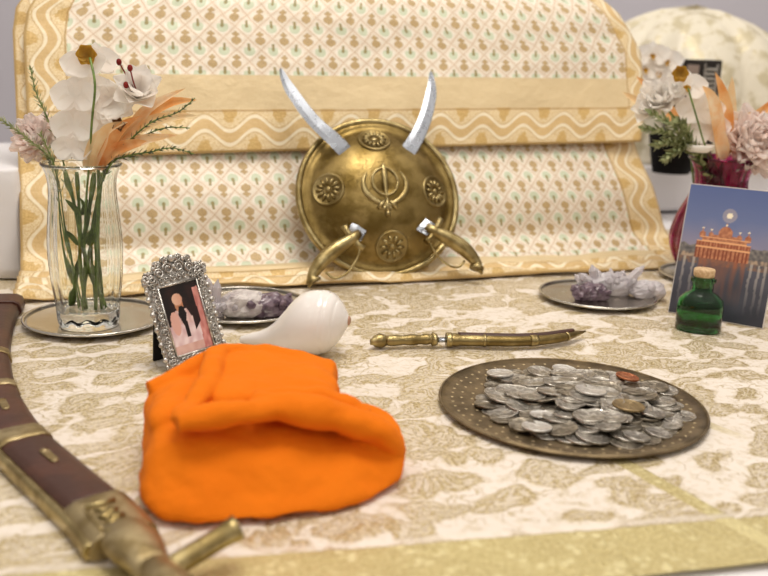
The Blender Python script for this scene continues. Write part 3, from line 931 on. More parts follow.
# crest
arch = [(x_, .0135 + fh + bo*.8 + .016 * math.cos(x_/(fw/2 + bo) * PI/2)) for x_ in [(fw/2 + bo) * (1 - k/10.0) for k in range(21)]]
mb.prism([(-(fw/2 + bo - .001), .0135 + fh + bo*.5), ((fw/2 + bo - .001), .0135 + fh + bo*.5)] + arch, -.001, .0032)
mb.build('frame_body', SILVERF, PF)
def curl(mb, x_, z_, r, a0, turns=1.4, th=.0011):
    n = 18; mb.tube([(x_ + r*(1 - .75*k/n)*math.cos(a0 + turns*2*PI*k/n), -.0026 - .0012*k/n, z_ + r*(1 - .75*k/n)*math.sin(a0 + turns*2*PI*k/n)) for k in range(n+1)], [th*(1 - .3*k/n) for k in range(n+1)], 6)
mb = MB()
W2, top = fw/2 + bo, .0135 + fh + bo
for s_ in (-1, 1):
    for k in range(12):
        z_ = .006 + k * (top - .012)/11
        mb.ball((s_*(W2 + .0004), -.001, z_), .0030 if k % 2 else .0023, seg=10, sc=(1, .8, 1))
        if k < 11: curl(mb, s_*(fw/2 + .0062), z_ + .003, .0036, k*1.3, 1.3, .0009)
        mb.ball((s_*(fw/2 + .0035), -.0022, z_), .0015, seg=8)
for k in range(10):
    x_ = -W2 + .004 + k*(2*W2 - .008)/9
    mb.ball((x_, -.001, .0028), .0030 if k % 2 else .0023, seg=10, sc=(1, .8, 1))
    curl(mb, x_, .0085, .0034, k*1.7, 1.3, .0009)
    curl(mb, x_, top - .006, .0034, -k*1.1, 1.3, .0009)
for x_, z_ in arch[::2]:
    mb.ball((x_, -.001, z_), .0031, seg=10, sc=(1, .8, 1))
for s_ in (-1, 1):
    for x_, z_, r in ((.006, .006, .0062), (.017, .003, .0052), (.0265, -.001, .0042), (.008, .0145, .0040), (.018, .0115, .0035)):
        curl(mb, s_*x_, top + z_ - .002, r, 0 if s_ > 0 else PI, 1.5*s_, .0012)
    curl(mb, s_*(W2 - .001), top - .001, .0050, PI/2, 1.4*s_, .0013)
mb.ball((0, -.003, top + .013), .0042, seg=12); mb.ball((0, -.003, top + .005), .0026, seg=10)
mb.build('filigree', SILVERF, PF)
print_mesh('photo_print', fw, fh, 60, 96, person_print, PF, .18, y=-.0012, z0=.0135)
mb = MB()
M = Matrix.Translation((-.012, .003, .070)) @ Matrix.Rotation(math.radians(31), 4, 'X')
mb.box((0, .0012, -.0345), (.030, .0024, .070), M, .0006)
mb.box((0, .004, .055), (fw + 2*bo - .006, .0022, .085))
mb.build('easel_back', BLACKV, PF)

def card_print(u, v):
    n = n3(u*5, v*9, 2, 1); n2 = n3(u*30, v*40, 5, 1)
    wl = .45
    if v > wl:                                            # evening sky
        c = mixh('a99ba8', '6f7ca6', (v - wl)/.3 + n*.15); c = mixh(c, '5a6a9c', (v - .75)/.3)
        if (u - .47)**2*1.0 + ((v - .79)*1.45)**2 < .0011: c = 'fff3d8'
        elif (u - .47)**2*1.0 + ((v - .79)*1.45)**2 < .006: c = mixh(c, 'c9b6b0', .5)
        # low town on both sides
        if v < .545 + .02*n3(u*14, 1, 0, 1) + (.02 if u > .75 else 0): c = mixh('8d8781', '5d5a5c', .5 + n2)
        if v < .485: c = mixh('b8a08a', '6c6462', .5 + n2*1.5)
        # stepped hall with little domes
        b = False; v0 = v; v = wl + (v - wl) * 1.22 + .004
        if .17 < u < .74 and v < .615: b = True
        if .22 < u < .70 and v < .655: b = True
        if .33 < u < .59 and v < .685: b = True
        for cx_, r, zt in ((.22, .035, .672), (.70, .035, .672), (.46, .075, .695), (.31, .028, .675), (.61, .028, .675)):
            if ((u - cx_)/r)**2 + ((v - zt)/(r*.95))**2 < 1: b = True
            if abs(u - cx_) < .006 and zt < v < zt + r + .025: b = True
        if b:
            c = mixh('d0906a', 'a5664c', .5 + n2*1.2)
            if abs(v - .615) < .006 or abs(v - .56) < .005 or abs(v - .655) < .004: c = 'f0b483'
            if v < .555 and (u*24) % 1 < .42: c = '8c4a34'
            if .565 < v < .605 and (u*30) % 1 < .4: c = '9c5438'
        for cx_, zt in ((.22, .735), (.70, .735), (.46, .80 - .02), (.31, .725), (.61, .725)):
            if (u - cx_)**2 + ((v - zt)*1.4)**2 < .00012: c = 'fff0d0'
        v = v0
    else:
        c = mixh('5c5c68', '34363f', (wl - v)/.45 + n*.3)
        if v > .40: c = mixh(c, '8a6a58', .5 + n2)
        if .22 < u < .72: c = mixh(c, 'a5644a', max(0, .75 - (wl - v)*2.2) * (.7 + n3(u*22, v*5, 3, 1)))
        for k in (.07, .17, .78, .86, .93):
            if abs(u - k + .01*n3(v*20, k, 0, 1)) < .013: c = mixh(c, 'c9bfb5', max(0, .75 - (wl - v)*1.9))
    return c
a, b = at(667.5, 312, 0), at(757, 328, 0)
e = (b - a).normalized(); mid_ = (a + b)/2
CW, CHT = .108, .155
cc = a + e * (CW/2)
CD = thing('picture_card', 'picture card of an orange domed building on water at dusk, leaning behind the green bottle', 'picture card', (cc.x, cc.y, TZ + .0006))
CD.rotation_euler = (math.radians(-13), 0, math.atan2(e.y, e.x))
mb = MB(); mb.box((0, .0016, CHT/2), (CW, .003, CHT), None, .0003); mb.build('backing_board', mat('white_card_edge', '#d9d2cc', .6, 0, var=.1, vscale=200), CD)
print_mesh('printed_face', CW - .002, CHT - .002, 110, 150, card_print, CD, .3, y=-.0002, z0=.001)

# ------------------------------------------------------------------ vases
def vase(name, label, c, z, prof, m, flutes, wall=.0022, floor_=.014, amp=.025):
    t = thing(name, label, 'vase', (c[0], c[1], z))
    pr = spline(prof, 60)
    wob = lambda a, zz: 1 + amp * math.cos(a * flutes) * min(1, max(0, (zz - .004) / .01)) * min(1, max(0, (prof[-1][1] - zz) / .02))
    out = [(0, 0)] + pr
    inn = [(r - wall, zz) for r, zz in reversed(pr) if zz > floor_] + [(pr[0][0]*.75, floor_), (0, floor_ + .001)]
    mb = MB(); mb.lathe(out + inn, 120, cap=False, wob=wob); mb.build('vase_body', m, t)
    mb = MB(); r_, z_ = prof[-1]
    mb.lathe([(r_ - .001 + .0018*math.cos(k*PI/4), z_ + .0018*math.sin(k*PI/4)) for k in range(9)], 64, cap=False)
    mb.build('lip', m, t)
    return t
VL = Vector((-.309, .908, TZ + .0018))
vase('fluted_glass_vase', 'tall clear fluted glass vase of artificial flowers on the silver saucer', VL[:2], VL.z,
     [(.0300, 0), (.0315, .006), (.0318, .016), (.0325, .026), (.0350, .045), (.0368, .068), (.0370, .088), (.0355, .110), (.0335, .132), (.0330, .146), (.0350, .158), (.0392, .168)], GLASS, 12, floor_=.016)
VR = Vector((.452, 1.222, TZ + .0018))
vase('magenta_glass_vase', 'magenta ribbed glass vase of artificial flowers behind the picture card', VR[:2], VR.z,
     [(.034, 0), (.038, .006), (.050, .024), (.0575, .045), (.0575, .065), (.0510, .088), (.0410, .110), (.0345, .128), (.0345, .142), (.0395, .156), (.0455, .166)], GLASSM, 16, floor_=.012)

# ------------------------------------------------------------------ flowers
def petal(mb, o, d, n, L, Wd, cup=.25, curl=.2, tip=1.0, ruff=0.0, na=7, nb=6):
    """one petal from o along d, facing n"""
    o = Vector(o); d = Vector(d).normalized(); n = Vector(n); n = (n - d*n.dot(d)).normalized(); s = d.cross(n)
    rows = []; ph = rnd.uniform(0, 6)
    for i in range(na):
        t = i / (na - 1)
        w_ = Wd * (math.sin(PI * min(1, t**.75 * .93 + .05)) ** .8) * (1 if tip == 1 else (1 - t**3 * (1-tip)))
        row = []
        for j in range(nb):
            q = j / (nb - 1) * 2 - 1
            z = cup * w_ * q*q + curl * L * t*t + ruff * L * math.sin(q*7 + ph) * t
            row.append(o + d*(L*t) + s*(w_*q*.5) + n*z)
        rows.append(row)
    mb.quadgrid(rows)
def pb(mb, name, m, parent, th=.0004):
    return mb.build(name, m, parent, fix=False)
def stemtube(pts, r, t, name='stem', m=STEMG):
    mb = MB(); mb.tube(spline(pts, 26), r, 8); return mb.build(name, m, t)
def sprig(label, pts, c, leaf=.009, n=26, m=LEAFG, group=None, wd=.0022, inner=.0):
    t = thing('rosemary_sprig', label, 'greenery', pts[0], group=group)
    q = [Vector(p) - Vector(pts[0]) for p in spline(pts, 60)]
    mb = MB(); mb.tube(q, [.0011 - .0006*i/59 for i in range(60)], 6); mb.build('stem', STEMG, t)
    mb = MB()
    for k in range(n):
        i = int((.30 + .69*k/n) * 59); a = q[i]; tg = (q[min(59, i+1)] - q[i-1]).normalized()
        for s_ in range(3):
            an = k*1.3 + s_*2.1; o = tg.orthogonal().normalized(); o2 = tg.cross(o)
            d = tg*.75 + (o*math.cos(an) + o2*math.sin(an))*.75
            petal(mb, a, d, tg, leaf*rnd.uniform(.7, 1.1)*(1 - .4*k/n), wd, .1, .1, na=4, nb=3)
    pb(mb, 'leaves', m, t, .0005)
    return t
def moth_orchid(t, c, sz, face, lipcol=P_YEL, up=Vector((0, 0, 1)), lip=True, petm=P_WHITE):
    """one five-petalled blossom"""
    f = Vector(face).normalized(); r_ = up.cross(f).normalized(); u_ = f.cross(r_)
    mb = MB(); c = Vector(c)
    for an, L, Wd in ((90, .9, .75), (210, .9, .7), (330, .9, .7)):
        d = r_*math.cos(math.radians(an)) + u_*math.sin(math.radians(an)); petal(mb, c - f*.001, d, f, sz*L, sz*Wd, .15, .05)
    for an in (12, 168):
        d = r_*math.cos(math.radians(an)) + u_*math.sin(math.radians(an)); petal(mb, c, d, f, sz*1.1, sz*1.25, .12, .02)
    b = pb(mb, 'blossom', petm, t)
    if lip:
        mb = MB(); petal(mb, c + f*.001, -u_*.6 + f*.7, f, sz*.5, sz*.35, .5, .1); petal(mb, c + f*.001, r_*.6 + f*.5, f, sz*.28, sz*.25, .5, .1); petal(mb, c + f*.001, -r_*.6 + f*.5, f, sz*.28, sz*.25, .5, .1)
        pb(mb, 'lip_petal', lipcol, b)
def carnation(label, base, c, R, t_group=None, m=P_PINK, face=(0, -.6, .8), n=60):
    t = thing('carnation', label, 'flower', base)
    b = Vector(base); c = Vector(c) - b; f = Vector(face).normalized(); o = f.orthogonal().normalized(); o2 = f.cross(o)
    stemtube([(0, 0, 0), tuple(c*.5 + Vector((0, .004, 0))), tuple(c - f*R*.6)], .0016, t)
    mb = MB(); mb.tube([c - f*R*.75, c - f*R*.35], [R*.16, R*.3], 10); mb.build('calyx', STEMG, t)
    mb = MB()
    for k in range(n):
        g = k / n; an = k*2.4; tl = .15 + 1.35*g
        d = f*math.cos(tl) + (o*math.cos(an) + o2*math.sin(an))*math.sin(tl)
        petal(mb, c - f*R*.35 + d*R*.1, d, f + d*.2, R*rnd.uniform(.85, 1.15)*(1 if g > .3 else .85), R*.75, .2, .1, ruff=.09, na=6, nb=9)
    pb(mb, 'bloom', m, t)
    return t
def strap_spray(label, base, leaves, group=None, m=P_PEACH, Wd=.011):
    t = thing('peach_leaf_spray', label, 'flower', base, group=group)
    b = Vector(base)
    s0 = [Vector(q) - b for q in leaves[0]]
    stemtube([(0, 0, 0), tuple(s0[0]*.5), tuple(s0[0])], .0016, t)
    for kk, pts in enumerate(leaves):
        m = (P_ORNG, P_CREAM, P_PEACH)[kk % 3]
        q = spline([tuple(Vector(p) - b) for p in pts], 16); mb = MB(); rows = []
        for i, p in enumerate(q):
            p = Vector(p); tg = (Vector(q[min(15, i+1)]) - Vector(q[max(0, i-1)])).normalized()
            s_ = tg.cross(Vector((.2, -.9, .35))).normalized(); n_ = s_.cross(tg)
            f_ = i / 15; w_ = Wd * (.25 + .75*math.sin(PI*min(1, f_*.75 + .12))) * (1 - f_**5)
            rows.append([p + s_*(w_*k*.5) + n_*(w_*.35*k*k) for k in (-1, -.6, -.2, .2, .6, 1)])
        mb.quadgrid(rows); pb(mb, 'strap_leaf', m, t, .0005)
    return t
def fl(x, y, dy=0.0): return tuple(atY(x, y, .908 + dy))
BL_ = lambda x, z, dy=0.0: (VL.x + x, VL.y + dy, VL.z + z)

# left arrangement
OS = BL_(-.004, .018, .0)
t = thing('white_orchid_spray', 'tall spray of stacked round white orchid petals in the clear vase', 'flower', OS)
b = Vector(OS)
def lo(p): return tuple(Vector(p) - b)
stemtube([(0, 0, 0), lo(BL_(.002, .10, -.006)), lo(fl(89, 165, -.012)), lo(fl(92, 120, -.03)), lo(fl(95, 85, -.034)), lo(fl(90, 58, -.02))], .0012, t)
for x, y, sz, dy in ((82, 66, .020, -.010), (75, 98, .024, -.014), (74, 128, .024, -.014), (72, 150, .019, -.018)):
    moth_orchid(t, lo(fl(x, y, dy)), sz, (rnd.uniform(-.2, .1), -1, .15), lip=False)
    moth_orchid(t, lo(fl(x + 14, y - 4, dy + .012)), sz*1.05, (.3, -1, .2), lip=False)
mb = MB()
c0 = Vector(lo(fl(88, 55, -.014)))
for an in range(0, 360, 60):
    petal(mb, c0, (math.cos(math.radians(an)), -.3, math.sin(math.radians(an))), (0, -1, .2), .0115, .0145, .3, .15)
pb(mb, 'yellow_centre', P_YEL, t)['label'] = 'golden yellow flower centre'
mb = MB()
for x, y, r in ((98, 60, .018), (73, 68, .017)):
    petal(mb, Vector(lo(fl(88, 62, -.012))), Vector(lo(fl(x, y, -.016))) - Vector(lo(fl(88, 62, -.012))) + Vector((.001, 0, 0)), (0, -1, .1), .022, .026, .15, .05)
pb(mb, 'top_petals', P_WHITE, t)

WS = BL_(.006, .018, .006)
t = thing('white_magnolia', 'open white flower with red stamens at the top right of the clear vase', 'flower', WS)
b = Vector(WS)
stemtube([(0, 0, 0), lo(BL_(.006, .1, .006)), lo(fl(112, 140, .005)), lo(fl(130, 100, .0))], .0014, t)
mb = MB(); c0 = Vector(lo(fl(138, 96, -.004)))
for k in range(14):
    an = k*2.4; f = Vector((.25, -.75, .55)).normalized(); o = f.orthogonal().normalized(); o2 = f.cross(o); tl = .5 + .75*k/14
    d = f*math.cos(tl) + (o*math.cos(an) + o2*math.sin(an))*math.sin(tl)
    petal(mb, c0, d, f, .031, .026, .25, .12, ruff=.03)
pb(mb, 'petals', P_WHITE, t)
mb = MB(); c1 = Vector(lo(fl(118, 104, .004)))
for k in range(9):
    an = k*2.4; f = Vector((-.1, -.9, .2)).normalized(); o = f.orthogonal().normalized(); o2 = f.cross(o)
    petal(mb, c1, f*.35 + o*math.cos(an) + o2*math.sin(an), f, .026, .024, .25, .12, ruff=.03)
pb(mb, 'lower_petals', P_WHITE, t)
for x, y in ((119, 62), (130, 68), (126, 85)):
    mb = MB(); p = lo(fl(x, y, -.025)); mb.tube([tuple(c0), tuple((Vector(p) + c0)*.5 + Vector((0, -.004, .002))), p], .0007, 6); mb.ball(p, .0026, seg=10, sc=(1, 1, 1.3)); mb.build('stamen', P_RED, t)
mb = MB()
p = Vector(lo(fl(120, 124, -.022)))
for an in range(0, 360, 72): petal(mb, p, (math.cos(math.radians(an)), -.5, math.sin(math.radians(an))), (0, -1, 0), .009, .006, .3, .2)
pb(mb, 'calyx', CALYX, t)

PB = BL_(.010, .018, -.008)
strap_spray('spray of long peach strap leaves leaning right out of the clear vase', PB,
    [[fl(98, 168, -.012), fl(108, 150, -.02), fl(122, 128, -.025), fl(140, 116, -.022)],
     [fl(92, 170, -.014), fl(100, 148, -.022), fl(108, 130, -.026), fl(128, 122, -.026)],
     [fl(104, 160, -.012), fl(130, 132, -.012), fl(150, 108, -.010), fl(186, 88, -.008)],
     [fl(106, 158, -.010), fl(140, 122, -.004), fl(168, 104, .0), fl(197, 100, .0)],
     [fl(108, 160, -.012), fl(140, 128, -.010), fl(170, 118, -.010), fl(198, 116, -.010)],
     [fl(104, 162, -.016), fl(124, 148, -.022), fl(146, 140, -.022), fl(178, 135, -.018)],
     [fl(100, 168, -.016), fl(114, 152, -.024), fl(132, 145, -.026), fl(150, 142, -.022)],
     [fl(88, 172, -.01), fl(90, 160, -.016), fl(96, 140, -.02), fl(108, 126, -.02)]], Wd=.0122)
carnation('pale pink carnation low at the left side of the clear vase', BL_(-.012, .018, .004), fl(36, 138, .006), .026, m=P_BLUSH, face=(-.3, -.8, .5))
G = None
sprig('rosemary sprig reaching furthest left out of the clear vase', [BL_(-.010, .018, -.004), BL_(-.016, .11, -.01), fl(54, 166, -.016), fl(34, 144, -.02), fl(16, 130, -.022), fl(0, 119, -.022)], 0, n=24, leaf=.012)
sprig('rosemary sprig standing up at the left of the clear vase, behind the white orchid', [BL_(-.006, .018, .010), BL_(-.012, .11, .01), fl(60, 150, .004), fl(46, 115, .0), fl(36, 92, .0), fl(30, 66, .0)], 0, n=22, leaf=.012)
sprig('short leafy rosemary sprig at the left lip of the clear vase', [BL_(-.002, .018, -.012), BL_(-.018, .12, -.016), fl(56, 172, -.02), fl(48, 150, -.024), fl(40, 132, -.024)], 0, n=16, leaf=.011)
sprig('dark thin sprig rising right towards the tips of the peach leaves', [BL_(.012, .018, .008), BL_(.012, .11, .004), fl(108, 162, -.016), fl(130, 140, -.024), fl(152, 122, -.024), fl(178, 112, -.02), fl(195, 98, -.02)], 0, n=22, leaf=.008, m=LEAFD, wd=.0017)
sprig('dark thin sprig reaching level to the right below the peach leaves', [BL_(.014, .018, -.004), BL_(.014, .12, -.01), fl(110, 166, -.022), fl(128, 156, -.028), fl(150, 152, -.028), fl(172, 148, -.026), fl(194, 154, -.026)], 0, n=24, leaf=.009, m=LEAFD, wd=.0018)
sprig('dark thin sprig between the peach leaves at the right of the clear vase', [BL_(.008, .018, .014), BL_(.012, .12, .008), fl(112, 158, -.012), fl(140, 138, -.02), fl(165, 128, -.022), fl(190, 128, -.022)], 0, n=18, leaf=.007, m=LEAFD, wd=.0016)
# thick green stalks seen through the glass
for k, (x0, x1, d0, lb) in enumerate(((-.020, .004, .006, 'thick green stalk slanting to the left foot of the clear vase'), (.0, -.004, -.008, 'straight thick green stalk in the middle of the clear vase'),
        (.018, -.008, .0, 'thick green stalk slanting to the right foot of the clear vase'), (-.010, .012, .012, 'thick green stalk at the back of the clear vase'))):
    t = thing('flower_stalk', lb, 'stalk', BL_(x0, .018, d0))
    b = Vector(BL_(x0, .018, d0))
    mb = MB(); mb.tube(spline([(0, 0, 0), lo(BL_((x0+x1)/2 - .003, .06, d0*.6)), lo(BL_(x1, .115, d0*.3)), lo(BL_(x1 + (x1-x0)*.35, .160, 0))], 24), [.0022 + .0004*math.sin(i) for i in range(24)], 8); mb.build('stem', STEMG, t)
    mb = MB()
    for f_ in (.25, .5, .75):
        p = Vector(lo(BL_(x0 + (x1-x0)*f_, .018 + .13*f_, d0*(1-f_)))); petal(mb, p, (rnd.uniform(-.6, .6), -.3, .8), (0, -1, 0), .022, .006, .3, .1)
    pb(mb, 'leaf', STEMG, t)

# right arrangement
def fr_(x, y, dy=0.0): return tuple(atY(x, y, 1.222 + dy))
BR_ = lambda x, z, dy=0.0: (VR.x + x, VR.y + dy, VR.z + z)
WS = BR_(-.006, .014); b = Vector(WS)
t = thing('white_magnolia', 'ruffled white flower at the left of the magenta vase', 'flower', WS)
stemtube([(0, 0, 0), lo(BR_(-.01, .12)), lo(fr_(690, 140)), lo(fr_(668, 110, .0))], .0016, t)
for (x, y, R, n_) in ((660, 104, .038, 18), (645, 112, .026, 9), (676, 92, .03, 10)):
    mb = MB(); c0 = Vector(lo(fr_(x, y, .002)))
    for k in range(n_):
        an = k*2.4; f = Vector((-.3, -.8, .5)).normalized(); o = f.orthogonal().normalized(); o2 = f.cross(o); tl = .3 + 1.0*k/n_
        petal(mb, c0, f*math.cos(tl) + (o*math.cos(an) + o2*math.sin(an))*math.sin(tl), f, R, R*.75, .25, .1, ruff=.05)
    pb(mb, 'petals', P_WHITE, t)
OS = BR_(.002, .014, -.004); b = Vector(OS)
t = thing('white_orchid_spray', 'white orchid spray with a golden centre rising from the magenta vase', 'flower', OS)
stemtube([(0, 0, 0), lo(BR_(.004, .12, -.01)), lo(fr_(706, 148, -.03)), lo(fr_(698, 122, -.046)), lo(fr_(688, 88, -.046))], .0012, t)
for x, y, sz in ((686, 88, .026), (700, 112, .03), (706, 130, .03), (690, 132, .028)):
    moth_orchid(t, lo(fr_(x, y, -.02)), sz, (-.1, -1, .2), lip=(y == 88))
mb = MB(); c0 = Vector(lo(fr_(679, 74, -.03)))
for an in range(0, 360, 60): petal(mb, c0, (math.cos(math.radians(an)), -.3, math.sin(math.radians(an))), (0, -1, .2), .0125, .0155, .3, .15)
pb(mb, 'yellow_centre', P_YEL, t)
strap_spray('upright spray of peach pointed leaves in the magenta vase', BR_(.012, .014),
    [[fr_(722, 156, -.01), fr_(724, 130, -.02), fr_(722, 100, -.02), fr_(715, 72, -.02)], [fr_(724, 156), fr_(726, 128), fr_(728, 104), fr_(732, 76)],
     [fr_(718, 158, -.02), fr_(716, 130, -.03), fr_(710, 100, -.03), fr_(702, 86, -.03)], [fr_(728, 150), fr_(742, 132), fr_(755, 118), fr_(775, 98)],
     [fr_(726, 152), fr_(736, 130), fr_(746, 120), fr_(762, 112)], [fr_(722, 160, -.03), fr_(720, 150, -.036), fr_(718, 135, -.036), fr_(722, 118, -.036)]], Wd=.021)
strap_spray('pale peach pointed leaf pair leaning left over the white flower', BR_(-.012, .014, .006),
    [[fr_(690, 140, .03), fr_(668, 112, .04), fr_(652, 94, .04), fr_(636, 76, .04)], [fr_(690, 142, .03), fr_(662, 118, .04), fr_(640, 104, .04), fr_(622, 92, .04)]], Wd=.018)
carnation('large blush pink carnation at the right of the magenta vase', BR_(.016, .014, -.006), fr_(754, 140, -.02), .044, face=(.1, -.9, .4), n=80)
for x, y, dx, lb in ((642, 128, -.010, 'leafy green sprig hanging furthest left from the magenta vase'), (650, 112, -.004, 'leafy green sprig in front of the ruffled white flower'), (664, 160, -.014, 'leafy green sprig drooping lowest at the left of the magenta vase'),
                     (678, 122, .0, 'leafy green sprig beside the stem of the orchid in the magenta vase'), (656, 145, -.008, 'leafy green sprig in the middle of the greenery over the black pot')):
    sprig(lb, [BR_(dx, .014, -.006), BR_(dx - .004, .12, -.012), fr_(694, 150, -.03), fr_((x + 694)/2, (y + 146)/2 - 4, -.04), fr_(x, y, -.045)], 0, n=20, leaf=.021, wd=.006)
mb = MB(); c0 = fr_(698, 152, -.03)
cup = thing('cream_flower_cup', 'small cream cup at the lip of the magenta vase, under the orchid', 'ornament', c0)
mb.lathe([(0, 0), (.012, 0), (.018, .004), (.020, .009), (.018, .010), (.014, .005), (0, .004)], 24, cap=False); mb.build('cup', P_WHITE, cup)

# ------------------------------------------------------------------ shield with two crossed sabres
LEAN = math.radians(28)
SB = T(.320, -.068, .003)
SROT = (-LEAN, 0, math.radians(16))
RR = .1155
SH = thing('brass_shield', 'round domed brass shield with four bosses leaning on the gold drapes', 'shield', SB); SH.rotation_euler = SROT; SH.scale = (.965,)*3
DOME = [(0, .0400), (.015, .0397), (.03, .0382), (.045, .0352), (.06, .0300), (.075, .0225), (.086, .0145), (.093, .0080), (.098, .0050), (.104, .0042), (.109, .0056), (.1125, .0078), (.1145, .0072), (.1155, .0045)]
def dome(r):
    for (a, h), (c, g) in zip(DOME, DOME[1:]):
        if r <= c: return h + (g - h) * (r - a) / (c - a)
    return .004
def sp(x, z, o=0.0): return Vector((x, -dome(math.hypot(x, z)) - o, RR + z))
MS = Matrix(((1, 0, 0, 0), (0, 0, -1, 0), (0, 1, 0, RR), (0, 0, 0, 1)))     # lathe axis z -> local -y
SHM, _b = new_mat('engraved_brass')
o = coord()
fl_ = (nz(o, 95, 3, .6) * 8.0).fr()
eng = (fl_ - .5).abs().ss(.1, .03)
put(_b.inputs['Base Color'], mixc(nz(o, 30, 4).ss(.35, .65), lin('#9c8654'), lin('#705c30')))
_b.inputs['Metallic'].default_value = 1.0
put(_b.inputs['Roughness'], nz(o, 70, 4) * .22 + .27)
put(_b.inputs['Normal'], bump(eng * -.6 + nz(o, 260, 2) * .4, .0007))
mb = MB(); mb.lathe(list(reversed([(r, h) for r, h in DOME[:11]])), 96, MS, cap=False)
dm = mb.build('dome', SHM, SH); solid(dm, .0015, -1)
mb = MB(); mb.lathe([(.107, .001), (.107, .0062), (.110, .0085), (.1135, .0090), (.1158, .0068), (.1162, .003), (.1158, -.001), (.112, -.001), (.107, .001)], 96, MS, cap=False)
mb.build('rim', BRASSB, SH)
def boss(x, z, n):
    p = sp(x, z, -.0015); e_ = .002
    nx_ = sp(x + e_, z) - sp(x - e_, z); nz_ = sp(x, z + e_) - sp(x, z - e_)
    nrm = nz_.cross(nx_).normalized()
    if nrm.y > 0: nrm = -nrm
    a = nx_.normalized(); c = nrm.cross(a)
    M = Matrix(((a.x, c.x, nrm.x, p.x), (a.y, c.y, nrm.y, p.y), (a.z, c.z, nrm.z, p.z), (0, 0, 0, 1)))
    mb = MB(); mb.lathe([(.0232, -.004), (.0232, .0025), (.0215, .0042), (.0198, .0032), (.0185, .0026), (0, .0026)], 48, M, cap=False)
    o = mb.build('boss', BRASS, SH)
    mb = MB()
    for k in range(n):
        an = 2*PI*k/n; d = Vector((math.cos(an), math.sin(an), 0))
        mb.tube([M @ (d*.0062 + Vector((0, 0, .003))), M @ (d*.011 + Vector((0, 0, .0042))), M @ (d*.0165 + Vector((0, 0, .003)))], [.0010, .0023, .0016], 8)
    mb.ball((0, 0, .003), .0042, M, 14, (1, 1, .6))
    mb.build('rosette', BRASSB, o)
boss(-.004, .075, 14); boss(-.074, .004, 12); boss(.074, .0, 12); boss(.006, -.076, 10)
# emblem: ring, upright two-edged blade, two curved blades at the sides
mb = MB()
def along(pts, r, up=3): mb.tube([sp(x, z, .0018) for x, z in pts], r, 10, flat=.8)
ez = .005
along([(.0175*math.cos(2*PI*k/40), ez + .004 + .0195*math.sin(2*PI*k/40)) for k in range(41)], .0024)
q = spline([(0, .031, .0008), (0, .026, .0030), (0, .012, .0042), (0, -.004, .0030), (0, -.020, .0020)], 20)
mb.tube([sp(a, ez + c, .002) for a, c, _ in q], [k[2] for k in q], 10, flat=.7, up=(0, -1, 0))
for s_ in (-1, 1):
    q = spline([(s_*.0235, .018, .0010), (s_*.0295, .006, .0030), (s_*.0285, -.008, .0042), (s_*.020, -.0195, .0040), (s_*.008, -.027, .0028), (-s_*.006, -.034, .0026)], 30)
    mb.tube([sp(a, ez + c, .0022) for a, c, _ in q], [k[2] for k in q], 10, flat=.6, up=(0, -1, 0))
    mb.tube([sp(s_*.004, ez - .024, .003), sp(s_*.013, ez - .034, .003)], .0028, 8)
mb.tube([sp(0, ez - .020, .003), sp(0, ez - .040, .003)], [.0022, .0036], 8); mb.ball(tuple(sp(0, ez - .041, .003)), .0042, seg=12)
mb.build('crossed_blades_emblem', BRASSB, SH)

def sabre(label, up_pts, low_pts, guard, pommel, sgn):
    t = thing('sabre', label, 'sword', SB); t.rotation_euler = SROT; t.scale = (.965,)*3
    def L_(p): return Vector((p[0], -p[2], RR + p[1]))
    q = spline([up_pts[0], up_pts[1], up_pts[2], up_pts[3]] + low_pts, 50)
    # blade: flat strip with a spine, widths taper to the tip
    mb = MB(); rows = []
    for i, p in enumerate(q):
        a = L_(q[min(49, i+1)]) - L_(q[max(0, i-1)]); a.normalize(); n_ = Vector((0, -1, 0)); s_ = a.cross(n_).normalized()
        w_ = .0012 + .0058*min(1, i/9.0)**.8 + .0042*min(1, i/26.0)
        o = L_(p); rows.append([o + s_*w_, o + s_*w_*.3 + n_*.0014, o - s_*w_*.9 + n_*.001, o - s_*w_, o - s_*w_*.9 - n_*.001, o + s_*w_*.3 - n_*.0014])
    V = mb.quadgrid(rows, close_v=True); mb.fan(list(reversed(V[0]))); mb.fan(V[-1])
    for f in mb.b.faces: f.smooth = False
    mb.build('blade', STEEL, t)
    g = L_(guard); p = L_(pommel); ax_ = (p - g).normalized(); n_ = Vector((0, -1, 0)); sd = ax_.cross(n_).normalized()
    mb = MB()
    mb.tube([g - sd*.020 - ax_*.002, g - sd*.012, g, g + sd*.012, g + sd*.020 - ax_*.002], [.0052, .0038, .0052, .0038, .0052], 10)
    mb.tube([g - ax_*.013, g, g + ax_*.010], [.0048, .0082, .0066], 10)
    mb.build('crossguard', BRASSB, t)
    mb = MB(); Lh = (p - g).length
    dn = sd if sd.z < 0 else -sd
    hq = spline([tuple(g), tuple(g + ax_*Lh*.35 - dn*.003), tuple(g + ax_*Lh*.7 - dn*.002), tuple(p + dn*.005), tuple(p + ax_*.004 + dn*.013)], 24)
    mb.tube(hq, [.0068 + .0036*math.sin(PI*min(1, i/17.0)) + (.003 if i > 19 else 0) for i in range(24)], 14)
    e1 = Vector(hq[-1])
    for s_ in (-1, 1): mb.tube([e1 - dn*.004, e1 + ax_*(.010*s_) + dn*.001], [.0045, .0018], 8)
    mb.build('grip', BRASSB, t)
    mb = MB()
    k0 = g + dn*.010; k2 = g + ax_*Lh*.78 + dn*.012
    mb.tube(spline([tuple(g + dn*.006), tuple(g + ax_*.006 + dn*.020), tuple(g + ax_*Lh*.45 + dn*.030), tuple(g + ax_*Lh*.72 + dn*.026), tuple(k2)], 22), .0016, 8)
    mb.build('knuckle_bow', BRASSB, t)
